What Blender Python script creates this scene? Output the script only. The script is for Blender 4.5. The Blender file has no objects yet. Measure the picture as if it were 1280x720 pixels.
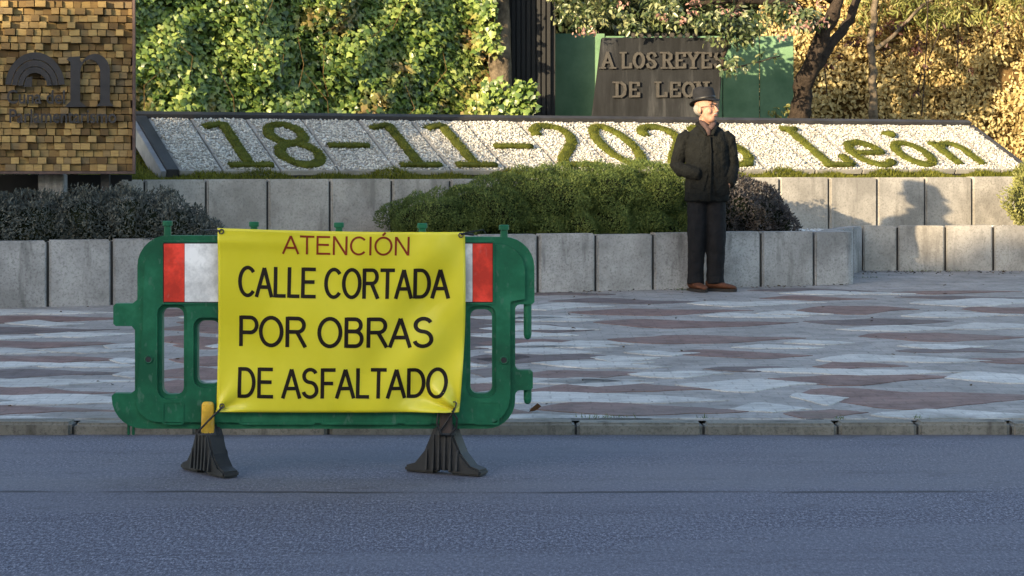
import bpy, bmesh, math, random
import numpy as np
from mathutils import Vector, Matrix
random.seed(7); rng = np.random.default_rng(7)
R = math.radians
scene = bpy.context.scene
COL = scene.collection

# ------------------------------------------------------------------ camera
F, CX, HY, H = 2700.0, 640.0, 205.0, 1.28      # focal length in photo pixels, centre column, horizon row, eye height
cam_d = bpy.data.cameras.new('camera'); cam = bpy.data.objects.new('camera', cam_d); COL.objects.link(cam)
cam.location = (0, 0, H); cam.rotation_euler = (R(90), 0, 0)
cam_d.sensor_width = 36; cam_d.lens = 36 * F / 1280; cam_d.shift_y = -(360 - HY) / 1280
cam_d.clip_start = .1; cam_d.clip_end = 2000
scene.camera = cam
# ------------------------------------------------------------------ sky, sun, exposure
SUN = Vector((2.50, 3.1, -0.87)).normalized()            # the way the light travels
w = bpy.data.worlds.new('World'); scene.world = w; w.use_nodes = True
nt = w.node_tree; bg = nt.nodes['Background']
sky = nt.nodes.new('ShaderNodeTexSky'); sky.sky_type = 'NISHITA'; sky.sun_disc = False
sky.sun_elevation = math.asin(-SUN.z); sky.sun_rotation = math.atan2(-SUN.x, -SUN.y)
sky.air_density = 1.0; sky.dust_density = 1.4; sky.ozone_density = 1.0
nt.links.new(sky.outputs[0], bg.inputs[0]); bg.inputs[1].default_value = .15
sd = bpy.data.lights.new('sun', 'SUN'); sd.energy = 4.2; sd.angle = R(.5); sd.color = (1, .79, .50)
so = bpy.data.objects.new('sun', sd); COL.objects.link(so); so.rotation_euler = SUN.to_track_quat('-Z', 'Y').to_euler()
so.location = (-20, -24, 30)
vs = scene.view_settings; vs.view_transform = 'Standard'; vs.look = 'None'; vs.exposure = 1.75; vs.gamma = 1

# ------------------------------------------------------------------ helpers
def P(px, py, Y): return Vector(((px - CX) * Y / F, Y, H - (py - HY) * Y / F))
def pave_z(Y): return .05 + .021 * (Y - 10.2)

class G:
    """collects geometry"""
    def __init__(s): s.v = []; s.f = []
    def add(s, vs, fs):
        o = len(s.v); s.v += [Vector(q) for q in vs]; s.f += [tuple(i + o for i in q) for q in fs]; return s
    def box(s, c, d, M=None):
        c = Vector(c); vs = [Vector((x * d[0] / 2, y * d[1] / 2, z * d[2] / 2)) for x in (-1, 1) for y in (-1, 1) for z in (-1, 1)]
        if M: vs = [M @ q for q in vs]
        return s.add([c + q for q in vs], [(0, 1, 3, 2), (4, 6, 7, 5), (0, 4, 5, 1), (2, 3, 7, 6), (0, 2, 6, 4), (1, 5, 7, 3)])
    def tube(s, pts, rad, n=10, flat=None):
        pts = [Vector(p) for p in pts]; rad = [rad] * len(pts) if not hasattr(rad, '__len__') else rad
        vs, fs = [], []; up = None
        for i, p in enumerate(pts):
            t = (pts[min(i + 1, len(pts) - 1)] - pts[max(i - 1, 0)]).normalized()
            if up is None:
                up = Vector((0, 0, 1)) if abs(t.z) < .9 else Vector((1, 0, 0))
            a = t.cross(up).normalized(); b = a.cross(t).normalized(); up = b
            for k in range(n):
                an = 2 * math.pi * k / n
                q = a * math.cos(an) + b * math.sin(an) * (flat or 1)
                vs.append(p + q * rad[i])
        for i in range(len(pts) - 1):
            for k in range(n):
                fs.append((i * n + k, i * n + (k + 1) % n, (i + 1) * n + (k + 1) % n, (i + 1) * n + k))
        fs.append(tuple(range(n))[::-1]); fs.append(tuple((len(pts) - 1) * n + k for k in range(n)))
        return s.add(vs, fs)
    def rings(s, rs, n=24, expo=2.0):
        """loft of (cx,cy,z,rx,ry)"""
        vs, fs = [], []
        for (cx, cy, z, rx, ry) in rs:
            for k in range(n):
                a = 2 * math.pi * k / n; c, q = math.cos(a), math.sin(a)
                vs.append((cx + rx * math.copysign(abs(c) ** (2 / expo), c), cy + ry * math.copysign(abs(q) ** (2 / expo), q), z))
        for i in range(len(rs) - 1):
            for k in range(n):
                fs.append((i * n + k, i * n + (k + 1) % n, (i + 1) * n + (k + 1) % n, (i + 1) * n + k))
        fs.append(tuple(range(n))[::-1]); fs.append(tuple((len(rs) - 1) * n + k for k in range(n)))
        return s.add(vs, fs)
    def ell(s, c, r, M=None, n=14, m=9):
        vs, fs = [], []
        for i in range(m + 1):
            th = math.pi * i / m
            for k in range(n):
                a = 2 * math.pi * k / n
                q = Vector((r[0] * math.sin(th) * math.cos(a), r[1] * math.sin(th) * math.sin(a), r[2] * math.cos(th)))
                if M: q = M @ q
                vs.append(Vector(c) + q)
        for i in range(m):
            for k in range(n): fs.append((i * n + k, (i + 1) * n + k, (i + 1) * n + (k + 1) % n, i * n + (k + 1) % n))
        return s.add(vs, fs)
    def prism(s, poly, o, ax, ay, d):
        """polygon in the plane (o, ax, ay), thickened by vector d"""
        o, ax, ay, d = map(Vector, (o, ax, ay, d)); n = len(poly)
        vs = [o + ax * a + ay * b for a, b in poly]; vs += [q + d for q in vs]
        fs = [tuple(range(n)), tuple(range(n, 2 * n))[::-1]] + [(i, i + n, (i + 1) % n + n, (i + 1) % n) for i in range(n)]
        return s.add(vs, fs)

def wloc(o):
    v = Vector((0, 0, 0))
    while o is not None: v += o.location; o = o.parent
    return v
def link(o, parent=None):
    COL.objects.link(o)
    if parent is not None: o.parent = parent
    return o
def build(g, name, mat, parent=None, smooth=False, bevel=0, origin=None, seg=2, angle=35):
    """geometry in world coordinates -> one mesh object (origin = its place)"""
    base = wloc(parent) if parent is not None else Vector((0, 0, 0))
    org = Vector(origin) if origin is not None else base
    me = bpy.data.meshes.new(name)
    bm = bmesh.new(); vs = [bm.verts.new(q - org) for q in g.v]
    for f in g.f:
        try: bm.faces.new([vs[i] for i in f])
        except ValueError: pass
    bmesh.ops.remove_doubles(bm, verts=bm.verts, dist=1e-5)
    bmesh.ops.recalc_face_normals(bm, faces=bm.faces)
    if bevel:
        es = [e for e in bm.edges if len(e.link_faces) == 2 and e.calc_face_angle(0) > R(angle)]
        bmesh.ops.bevel(bm, geom=es, offset=bevel, segments=seg, affect='EDGES', clamp_overlap=True)
    bm.to_mesh(me); bm.free()
    if smooth: me.shade_smooth()
    me.materials.append(mat)
    o = bpy.data.objects.new(name, me); o.location = org - base
    return link(o, parent)
def tag(o, label, cat, group=None):
    o['label'] = label; o['category'] = cat
    if group: o['group'] = group
    return o
def empty(name, loc, label, cat, group=None):
    o = bpy.data.objects.new(name, None); o.empty_display_size = .2; o.location = loc
    return tag(link(o), label, cat, group)
def struct(o): o['kind'] = 'structure'; return o
def stuff(o): o['kind'] = 'stuff'; return o

def np_mesh(name, V, Fc, mat, parent=None, smooth=False):
    base = wloc(parent) if parent is not None else Vector((0, 0, 0))
    V = np.asarray(V, dtype=np.float32) - np.array(base, dtype=np.float32); Fc = np.asarray(Fc, dtype=np.int32)
    me = bpy.data.meshes.new(name); k = Fc.shape[1]
    me.vertices.add(len(V)); me.vertices.foreach_set('co', V.ravel())
    me.loops.add(Fc.size); me.loops.foreach_set('vertex_index', Fc.ravel())
    me.polygons.add(len(Fc)); me.polygons.foreach_set('loop_start', np.arange(0, Fc.size, k, dtype=np.int32))
    me.update(calc_edges=True)
    if smooth: me.shade_smooth()
    me.materials.append(mat)
    return link(bpy.data.objects.new(name, me), parent)

IVY = (np.array([(0, .32, 0), (0, 0, -.03), (.40, -.06, -.1), (.52, .33, -.14), (.26, .52, -.05), (0, 1, -.16), (-.26, .52, -.05), (-.52, .33, -.14), (-.40, -.06, -.1)]),
       np.array([(0, i, i + 1 if i < 8 else 1) for i in range(1, 9)]))
OVAL = (np.array([(0, 0, 0), (.24, .3, .09), (.2, .72, .06), (0, 1, -.06), (-.2, .72, .06), (-.24, .3, .09)]),
        np.array([(0, 1, 2), (0, 2, 3), (0, 3, 4), (0, 4, 5)]))
LONG = (np.array([(0, 0, 0), (.1, .3, .03), (.09, .65, 0), (0, 1, -.15), (-.09, .65, 0), (-.1, .3, .03)]),
        np.array([(0, 1, 2), (0, 2, 3), (0, 3, 4), (0, 4, 5)]))
NEEDLE = (np.array([(-.07, 0, 0), (.07, 0, 0), (0, 1, 0)]), np.array([(0, 1, 2)]))
def unit(a): return a / np.maximum(np.linalg.norm(a, axis=1, keepdims=True), 1e-9)
def leaves(name, pts, nrm, size, mat, parent, tmpl, jn=.6, ddir=(0, 0, -1), jd=.8):
    pts = np.asarray(pts, float); n = len(pts); T, Fc = tmpl
    N = unit(np.asarray(nrm, float) + rng.normal(0, jn, (n, 3)))
    D = np.broadcast_to(np.asarray(ddir, float), (n, 3)) + rng.normal(0, jd, (n, 3))
    D = unit(D - (D * N).sum(1, keepdims=True) * N); S = np.cross(D, N)
    size = np.broadcast_to(size, (n,))[:, None, None]
    V = pts[:, None, :] + size * (T[None, :, 0:1] * S[:, None, :] + T[None, :, 1:2] * D[:, None, :] + T[None, :, 2:3] * N[:, None, :])
    k = len(T); FF = (Fc[None] + (np.arange(n) * k)[:, None, None]).reshape(-1, Fc.shape[1])
    return stuff(np_mesh(name, V.reshape(-1, 3), FF, mat, parent))

def curve_mesh(loops, extrude, bevel=0, res=2):
    cu = bpy.data.curves.new('tmp', 'CURVE'); cu.dimensions = '2D'; cu.fill_mode = 'BOTH'; cu.extrude = extrude
    for lp in loops:
        lp = [q for i, q in enumerate(lp) if math.hypot(q[0] - lp[i - 1][0], q[1] - lp[i - 1][1]) > 1e-4]
        sp = cu.splines.new('POLY'); sp.points.add(len(lp) - 1); sp.use_cyclic_u = True
        for i, (a, b) in enumerate(lp): sp.points[i].co = (a, b, 0, 1)
    return to_mesh(cu)
def to_mesh(cu):
    o = bpy.data.objects.new('tmp', cu); COL.objects.link(o)
    dg = bpy.context.evaluated_depsgraph_get(); me = bpy.data.meshes.new_from_object(o.evaluated_get(dg))
    bpy.data.objects.remove(o); return me
def mesh_g(me, fn):
    g = G(); g.add([fn(q.co) for q in me.vertices], [tuple(p.vertices) for p in me.polygons]); return g
def text_mesh(s, extrude=0, bevel=0, shear=0, spacing=1, offset=0):
    cu = bpy.data.curves.new('tmp', 'FONT'); cu.body = s; cu.extrude = extrude; cu.bevel_depth = bevel; cu.shear = shear
    cu.space_character = spacing; cu.offset = offset; cu.resolution_u = 5
    return to_mesh(cu)
def text_letters(s, box, **kw):
    """letters of a line fitted to box=(x0,y0,x1,y1): list of (verts, faces) one per letter"""
    me = text_mesh(s, **kw); co = np.array([v.co[:] for v in me.vertices]); n = len(co)
    lo, hi = co.min(0), co.max(0)
    par = list(range(n))
    def find(a):
        while par[a] != a: par[a] = par[par[a]]; a = par[a]
        return a
    for p in me.polygons:
        vs_ = list(p.vertices)
        for q in vs_[1:]: par[find(q)] = find(vs_[0])
    comp = {}
    for i in range(n): comp.setdefault(find(i), []).append(i)
    items = sorted([(co[ix, 0].min(), co[ix, 0].max(), ix) for ix in comp.values()])
    groups = []
    for a, b, ix in items:
        if groups and a < groups[-1][1] - .25 * min(b - a, groups[-1][1] - groups[-1][0]): groups[-1][2] += ix; groups[-1][1] = max(b, groups[-1][1])
        else: groups.append([a, b, list(ix)])
    x0, y0, x1, y1 = box
    res = []
    for a, b, ix in groups:
        mp = {i: k for k, i in enumerate(ix)}; st = set(ix)
        vv = [(x0 + (co[i, 0] - lo[0]) / (hi[0] - lo[0]) * (x1 - x0), y0 + (co[i, 1] - lo[1]) / (hi[1] - lo[1]) * (y1 - y0), co[i, 2]) for i in ix]
        ff = [tuple(mp[q] for q in p.vertices) for p in me.polygons if p.vertices[0] in st]
        res.append((vv, ff))
    return res
def remesh(g, name, mat, parent, voxel, smooth_it=4, origin=None, disp=None):
    base = wloc(parent) if parent is not None else Vector((0, 0, 0)); org = Vector(origin) if origin is not None else base
    me = bpy.data.meshes.new('tmp'); me.from_pydata([q - org for q in g.v], [], g.f)
    bm = bmesh.new(); bm.from_mesh(me); bmesh.ops.recalc_face_normals(bm, faces=bm.faces); bm.to_mesh(me); bm.free()
    o = bpy.data.objects.new('tmp', me); COL.objects.link(o)
    m = o.modifiers.new('r', 'REMESH'); m.mode = 'VOXEL'; m.voxel_size = voxel
    m = o.modifiers.new('s', 'SMOOTH'); m.iterations = smooth_it; m.factor = .5
    if disp:
        tx = bpy.data.textures.new('folds', 'CLOUDS'); tx.noise_scale = disp[1]
        m = o.modifiers.new('d', 'DISPLACE'); m.texture = tx; m.strength = disp[0]; m.texture_coords = 'LOCAL'
    dg = bpy.context.evaluated_depsgraph_get(); me2 = bpy.data.meshes.new_from_object(o.evaluated_get(dg)); me2.name = name
    bpy.data.objects.remove(o); me2.materials.clear(); me2.materials.append(mat); me2.shade_smooth()
    o = bpy.data.objects.new(name, me2); o.location = org - base
    return link(o, parent)

# ------------------------------------------------------------------ materials
class N:
    def __init__(s, name):
        s.m = bpy.data.materials.new(name); s.m.use_nodes = True; s.t = s.m.node_tree; s.b = s.t.nodes['Principled BSDF']
        s.pos = s.t.nodes.new('ShaderNodeNewGeometry').outputs['Position']
    def new(s, k, **kw):
        n = s.t.nodes.new(k)
        for a, b in kw.items(): setattr(n, a, b)
        return n
    def ln(s, a, b): s.t.links.new(a, b)
    def put(s, inp, v):
        if isinstance(v, bpy.types.NodeSocket): s.ln(v, inp)
        else: inp.default_value = v
    def math(s, op, a, b=0.0, c=0.0):
        n = s.new('ShaderNodeMath', operation=op)
        for i, q in enumerate((a, b, c)): s.put(n.inputs[i], q)
        return n.outputs[0]
    def noise(s, scale, detail=4, rough=.55, vec=None, dist=0):
        n = s.new('ShaderNodeTexNoise'); n.inputs['Scale'].default_value = scale; n.inputs['Detail'].default_value = detail
        n.inputs['Roughness'].default_value = rough; n.inputs['Distortion'].default_value = dist; s.ln(vec or s.pos, n.inputs['Vector']); return n.outputs['Fac']
    def scaled(s, v, vec=None):
        n = s.new('ShaderNodeVectorMath', operation='MULTIPLY'); s.ln(vec or s.pos, n.inputs[0]); n.inputs[1].default_value = v; return n.outputs[0]
    def ramp(s, fac, stops, interp='LINEAR'):
        n = s.new('ShaderNodeValToRGB'); n.color_ramp.interpolation = interp; e = n.color_ramp.elements
        while len(e) < len(stops): e.new(.5)
        for q, (p, c) in zip(e, stops): q.position = p; q.color = (*c, 1) if len(c) == 3 else c
        s.ln(fac, n.inputs[0]); return n.outputs[0]
    def rng(s, v, a, b, c=0, d=1, smooth=False):
        n = s.new('ShaderNodeMapRange'); n.interpolation_type = 'SMOOTHSTEP' if smooth else 'LINEAR'
        for i, q in enumerate((v, a, b, c, d)): s.put(n.inputs[i], q)
        return n.outputs[0]
    def mix(s, f, a, b, kind='MIX'):
        n = s.new('ShaderNodeMix', data_type='RGBA', blend_type=kind)
        s.put(n.inputs[0], f); s.put(n.inputs[6], (*a, 1) if isinstance(a, tuple) else a); s.put(n.inputs[7], (*b, 1) if isinstance(b, tuple) else b); return n.outputs[2]
    def bump(s, h, st=.3, dist=.01):
        n = s.new('ShaderNodeBump'); n.inputs['Strength'].default_value = st; n.inputs['Distance'].default_value = dist; s.ln(h, n.inputs['Height'])
        s.ln(n.outputs[0], s.b.inputs['Normal'])
    def fin(s, col, rough=.7, spec=.4, metal=0):
        s.put(s.b.inputs['Base Color'], (*col, 1) if isinstance(col, tuple) else col); s.put(s.b.inputs['Roughness'], rough)
        s.b.inputs['Specular IOR Level'].default_value = spec; s.b.inputs['Metallic'].default_value = metal; return s.m

def pm(name, c, rough=.6, var=.25, sc=6, bump=.15, bs=60, spec=.4, metal=0, dist=.004, c2=None):
    n = N(name); f = n.noise(sc, 6, .65)
    lo = tuple(max(0, q * (1 - var)) for q in c); hi = c2 or tuple(min(1, q * (1 + var)) for q in c)
    col = n.ramp(f, [(.3, lo), (.7, hi)]); n.bump(n.noise(bs, 3), bump, dist)
    return n.fin(col, rough, spec, metal)

def leaf_mat(name, stops, rough=.45, trans=.3, wn=1.2, spec=.5, patch=None):
    n = N(name); r = n.t.nodes[-1] if False else n.new('ShaderNodeNewGeometry').outputs['Random Per Island']
    big = n.noise(wn, 3)
    f = n.math('ADD', n.math('MULTIPLY', r, .62), n.math('MULTIPLY', n.math('SUBTRACT', big, .5), 1.0))
    f = n.math('ADD', f, .19)
    col = n.ramp(f, stops)
    if patch:
        pf = n.rng(n.noise(patch[1], 2), patch[2], patch[2] + .12)
        col = n.mix(n.math('MULTIPLY', pf, n.rng(r, .15, .5)), col, patch[0])
    n.fin(col, rough, spec)
    tr = n.new('ShaderNodeBsdfTranslucent'); n.ln(col, tr.inputs[0]); mx = n.new('ShaderNodeMixShader'); mx.inputs[0].default_value = trans
    n.ln(n.b.outputs[0], mx.inputs[1]); n.ln(tr.outputs[0], mx.inputs[2]); n.ln(mx.outputs[0], n.t.nodes['Material Output'].inputs[0])
    return n.m

def asphalt():
    n = N('asphalt'); st = n.scaled((1, .38, 1)); sp = n.noise(78, 3, .85, vec=st); sp2 = n.noise(180, 2, .7, vec=st); crk = n.noise(6, 5, .7); big = n.noise(.8, 5, .6, vec=n.scaled((.5, 1.4, 1))); streak = n.noise(2.2, 5, .6, vec=n.scaled((.22, 2.2, 1)))
    f = n.math('ADD', n.math('MULTIPLY', sp, .6), n.math('MULTIPLY', sp2, .4))
    col = n.ramp(f, [(.36, (.014, .014, .024)), (.46, (.060, .061, .088)), (.54, (.125, .125, .165)), (.65, (.34, .34, .39))])
    col = n.mix(n.rng(big, .44, .58, 0, .5), col, (.125, .125, .158)); col = n.mix(n.rng(streak, .52, .70, 0, .3), col, (.036, .037, .052))
    xyz = n.new('ShaderNodeSeparateXYZ'); n.ln(n.pos, xyz.inputs[0]); y = xyz.outputs[1]
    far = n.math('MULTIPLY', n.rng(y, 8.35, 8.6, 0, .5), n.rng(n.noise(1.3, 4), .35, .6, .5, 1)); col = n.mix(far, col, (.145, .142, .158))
    yy = n.math('ADD', y, n.math('MULTIPLY', n.math('SUBTRACT', n.noise(1.1, 4), .5), .12))
    d = n.math('ABSOLUTE', n.math('SUBTRACT', yy, 8.43)); ln_ = n.math('MULTIPLY', n.rng(d, .006, .035, 1, 0), n.rng(n.noise(1.7, 3), .36, .5))
    col = n.mix(n.math('MULTIPLY', ln_, .85), col, (.012, .012, .015))
    col = n.mix(n.rng(crk, .56, .68, 0, .35), col, (.05, .05, .062))
    gut = n.math('MULTIPLY', n.rng(y, 9.95, 10.2, 0, 1), n.rng(n.noise(4, 5, .7), .35, .6)); col = n.mix(n.math('MULTIPLY', gut, .6), col, (.05, .045, .04))
    n.bump(f, .5, .006)
    return n.fin(col, .85, .25)

def paving(name, a, b, dirt=.5, per=.2):
    n = N(name); fine = n.noise(90, 3, .7); mid = n.noise(6, 5, .7); st = n.noise(1.3, 5, .6, vec=n.scaled((.6, 1, 1)))
    col = n.ramp(n.noise(2.6, 4), [(.36, a), (.64, b)])
    br = n.new('ShaderNodeTexBrick'); br.inputs['Scale'].default_value = 1; br.inputs['Brick Width'].default_value = per; br.inputs['Row Height'].default_value = per / 2
    br.inputs['Mortar Size'].default_value = .006; br.inputs['Mortar Smooth'].default_value = .3; br.inputs['Color1'].default_value = (1, 1, 1, 1); br.inputs['Color2'].default_value = (.78, .78, .78, 1); br.inputs['Mortar'].default_value = (.40, .39, .38, 1)
    n.ln(n.pos, br.inputs['Vector']); col = n.mix(.5, col, br.outputs['Color'], 'MULTIPLY')
    dk = tuple(q * .42 for q in a); col = n.mix(n.rng(mid, .50, .66, 0, dirt), col, dk); col = n.mix(n.rng(fine, .44, .64, 0, .35), col, dk)
    col = n.mix(n.rng(st, .50, .66, 0, .4), col, (.15, .135, .125))
    xyz = n.new('ShaderNodeSeparateXYZ'); n.ln(n.pos, xyz.inputs[0])
    edge = n.math('MULTIPLY', n.rng(xyz.outputs[1], 10.36, 10.75, 1, 0), n.rng(n.noise(2.3, 4), .45, .62)); col = n.mix(n.math('MULTIPLY', edge, .6), col, (.09, .085, .06))
    n.bump(n.math('ADD', fine, n.math('MULTIPLY', br.outputs['Fac'], -.8)), .35, .006)
    return n.fin(col, n.rng(mid, .3, .7, .55, .8), .4)

def concrete(name, c, dark, streak=.5):
    n = N(name); big = n.noise(2.3, 5, .65); sp = n.noise(55, 4, .75); st = n.noise(9, 4, .6, vec=n.scaled((1, 1, .16)))
    col = n.ramp(big, [(.38, tuple(q * .62 for q in c)), (.60, tuple(q * 1.12 for q in c))])
    col = n.mix(n.rng(sp, .49, .66, 0, .6), col, dark); col = n.mix(n.rng(st, .55, .68, 0, streak), col, dark)
    rnd = n.new('ShaderNodeObjectInfo').outputs['Random']; col = n.mix(n.rng(rnd, 0, 1, 0, .3), col, tuple(q * .75 for q in c))
    n.bump(sp, .4, .004); return n.fin(col, .85, .3)

M = {}
M['asphalt'] = asphalt(); M['paving'] = paving('grey_paving', (.255, .238, .228), (.345, .322, .308)); M['pave_red'] = paving('red_paving', (.160, .096, .084), (.22, .132, .114)); M['pave_dark'] = paving('brown_grey_paving', (.115, .088, .086), (.155, .115, .112)); M['pave_white'] = paving('white_paving', (.43, .42, .405), (.56, .545, .52), .45)
M['ground'] = pm('bare_ground', (.10, .09, .075), .95, .3, 2, .3, 20)
M['kerb'] = concrete('kerb_stone', (.20, .19, .165), (.035, .033, .026), .8)
M['block'] = concrete('wall_concrete', (.34, .335, .33), (.07, .068, .066), .6)
M['block2'] = concrete('wall_concrete_warm', (.38, .355, .32), (.10, .09, .078), .55)
M['mortar'] = pm('joint_dark', (.035, .033, .03), .95)
M['soil'] = pm('soil', (.045, .036, .028), .95, .4, 8, .6, 60, dist=.02)
M['pebble'] = None
def pebble(name, a, b, c):
    n = N(name); r = n.new('ShaderNodeNewGeometry').outputs['Random Per Island']
    return n.fin(n.ramp(r, [(.0, a), (.35, b), (1, c)]), .7, .35)
M['pebble'] = pebble('white_pebbles', (.24, .22, .185), (.48, .455, .405), (.68, .655, .60))
M['gravel'] = pebble('pale_gravel', (.25, .24, .23), (.5, .49, .47), (.75, .74, .72))
M['steel_dark'] = pm('dark_steel', (.035, .034, .036), .5, .4, 5, .1, 90, .5)
M['rust'] = pm('rusty_steel', (.085, .052, .044), .6, .5, 10, .2, 80, .4)
M['turf'] = leaf_mat('turf', [(0, (.055, .07, .010)), (.5, (.14, .15, .020)), (1, (.23, .225, .04))], .7, .35, 3, .2)
M['turf_base'] = pm('turf_ground', (.07, .078, .014), .95, .45, 12, .6, 80, .1, dist=.02)
M['ivy'] = leaf_mat('ivy_leaves', [(0, (.022, .045, .012)), (.3, (.06, .11, .022)), (.55, (.155, .225, .045)), (.8, (.29, .355, .09)), (1, (.43, .45, .16))], .38, .25, 1.6, .6, patch=((.30, .20, .075), 1.7, .55))
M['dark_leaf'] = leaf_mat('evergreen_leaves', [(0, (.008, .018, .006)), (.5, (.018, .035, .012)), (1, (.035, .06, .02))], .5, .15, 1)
M['beech'] = leaf_mat('copper_leaves', [(0, (.17, .11, .05)), (.3, (.40, .30, .12)), (.6, (.58, .47, .22)), (1, (.70, .62, .36))], .6, .4, 1.5, .3)
M['camellia'] = leaf_mat('glossy_leaves', [(0, (.025, .045, .016)), (.4, (.08, .11, .04)), (.7, (.22, .24, .11)), (1, (.38, .37, .21))], .35, .25, 2.5, .6)
M['pinkish'] = leaf_mat('pink_flowers', [(0, (.22, .10, .08)), (.5, (.44, .24, .20)), (1, (.56, .38, .31))], .6, .35, 2, .3)
M['willow'] = leaf_mat('pale_long_leaves', [(0, (.10, .12, .03)), (.5, (.26, .27, .08)), (1, (.42, .40, .16))], .5, .4, 1.5, .4)
M['redleaf'] = leaf_mat('dark_red_leaves', [(0, (.02, .008, .008)), (.6, (.06, .022, .016)), (1, (.12, .05, .03))], .5, .25, 2, .4)
M['juniper'] = leaf_mat('juniper_sprays', [(0, (.030, .050, .015)), (.5, (.095, .135, .036)), (1, (.19, .225, .065))], .7, .25, 2.5, .2)
M['grey_leaf'] = leaf_mat('grey_shrub_leaves', [(0, (.035, .04, .035)), (.5, (.085, .095, .085)), (1, (.20, .21, .19))], .7, .2, 3, .2)
M['purple_leaf'] = leaf_mat('purplish_grey_leaves', [(0, (.03, .026, .026)), (.5, (.075, .066, .066)), (1, (.15, .135, .125))], .7, .2, 3, .2)
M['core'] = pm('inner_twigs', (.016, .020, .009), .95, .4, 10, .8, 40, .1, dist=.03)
M['core_tan'] = pm('inner_dry_twigs', (.11, .07, .03), .95, .5, 14, .8, 40, .1, dist=.03)
M['bark_dark'] = pm('dark_bark', (.035, .026, .020), .9, .5, 14, .9, 35, .15, dist=.02)
M['bark_pale'] = pm('dappled_pale_bark', (.115, .09, .062), .85, .8, 9, .8, 35, .2, dist=.015)  # strong tone variation puts patches of sun into the bark colour
M['board_green'] = pm('green_painted_board', (.095, .20, .105), .6, .25, 2, .08, 40, .25, c2=(.17, .29, .17))
M['fence_dark'] = pm('dark_slats', (.009, .009, .0095), .7, .3, 5, .1, 60, .4)
def slab():
    n = N('black_stone'); st = n.noise(5, 5, .7, vec=n.scaled((1.6, 1.6, .18))); f = n.noise(60, 3)
    col = n.ramp(st, [(.38, (.0060, .0065, .0075)), (.54, (.013, .0138, .0155)), (.70, (.045, .046, .048))]); n.bump(f, .15, .003)
    return n.fin(col, .75, .2)
M['slab'] = slab()
M['bronze'] = pm('weathered_bronze', (.030, .026, .021), .65, .45, 20, .2, 80, .5)
def wood():
    n = N('end_grain_wood'); r = n.new('ShaderNodeObjectInfo').outputs['Random']; i = n.new('ShaderNodeNewGeometry').outputs['Random Per Island']
    f = n.math('FRACT', n.math('ADD', r, i)); g_ = n.noise(16, 5, .7, vec=n.scaled((1, 1, 4)))
    col = n.ramp(f, [(0, (.10, .062, .024)), (.35, (.23, .150, .056)), (.7, (.36, .25, .095)), (1, (.15, .11, .06))])
    col = n.mix(n.rng(g_, .45, .75, 0, .55), col, (.085, .05, .028)); n.bump(g_, .3, .004); return n.fin(col, .75, .3)
M['wood'] = wood()
def plastic(name, c, sc=3):
    n = N(name); d = n.noise(sc, 5, .7); s_ = n.noise(40, 2, .6, vec=n.scaled((1, 1, .5)))
    col = n.ramp(d, [(.40, tuple(q * .70 for q in c)), (.52, c), (.64, tuple(min(1, q * 1.35 + .01) for q in c))])
    col = n.mix(n.rng(s_, .60, .72, 0, .45), col, tuple(min(1, q * .6 + .10) for q in c)); n.bump(n.noise(120, 2), .06, .002)
    return n.fin(col, n.rng(d, .3, .7, .42, .62), .32)
M['green_plastic'] = plastic('green_barrier_plastic', (.006, .115, .052))
M['red_film'] = plastic('red_reflective_film', (.72, .045, .022), 6)
M['white_film'] = plastic('white_reflective_film', (.72, .70, .68), 6)
M['black_rubber'] = pm('black_rubber', (.018, .019, .021), .62, .45, 9, .25, 70, .4)
M['yellow_plastic'] = plastic('yellow_plastic', (.62, .36, .03), 10)
M['brown_neck'] = pm('scuffed_brown_plastic', (.06, .04, .032), .6, .5, 20)
M['cable'] = pm('black_cable', (.012, .012, .013), .5)
def vinyl():
    n = N('yellow_vinyl'); f = n.noise(3, 4); col = n.ramp(f, [(.38, (.67, .575, .018)), (.62, (.76, .655, .035))])
    col = n.mix(n.rng(n.noise(26, 4, .7), .66, .85, 0, .4), col, (.42, .36, .08)); n.bump(n.noise(14, 3), .12, .01); return n.fin(col, .28, .5)
M['vinyl'] = vinyl()
M['ink_black'] = pm('black_print', (.014, .008, .005), .6, .2, spec=.2); M['ink_red'] = pm('red_print', (.22, .026, .008), .6, .2, spec=.2)
M['skin'] = pm('skin', (.31, .165, .115), .6, .25, 25, .2, 120, .3, c2=(.40, .225, .16))
M['coat'] = pm('waxed_dark_coat', (.0060, .0066, .0064), .88, .4, 9, .8, 16, .15, dist=.03)
M['trousers'] = pm('black_trousers', (.0065, .0065, .008), .85, .3, 14, .3, 40, .2, dist=.01)
M['shoe'] = pm('brown_suede', (.085, .032, .016), .75, .3, 30, .2, 120, .25)
M['sole'] = pm('dark_sole', (.015, .012, .010), .8)
M['hat'] = pm('charcoal_felt', (.012, .0125, .015), .85, .25, 20, .3, 150, .2)
M['hatband'] = pm('black_ribbon', (.010, .010, .011), .5)
M['scarf'] = pm('dark_plaid_scarf', (.05, .03, .028), .9, .5, 40)
M['hair'] = pm('grey_hair', (.24, .22, .20), .7, .3, 60)
M['eye'] = pm('eye', (.03, .02, .015), .2); M['lip'] = pm('lip', (.32, .12, .10), .5)
M['glass_rim'] = pm('thin_metal_rim', (.12, .10, .09), .3, metal=.8)
M['plaster'] = pm('cream_plaster', (.55, .48, .38), .85, .15, 1.5, .2, 30)
M['pane'] = pm('window_pane', (.05, .06, .07), .1, .1, spec=.7)
M['roof'] = pm('roof_tile', (.30, .12, .07), .85, .3, 4)
M['dead_leaf'] = leaf_mat('fallen_leaf', [(0, (.05, .025, .012)), (.5, (.13, .06, .025)), (1, (.22, .11, .04))], .7, .2, 3, .2)
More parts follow.
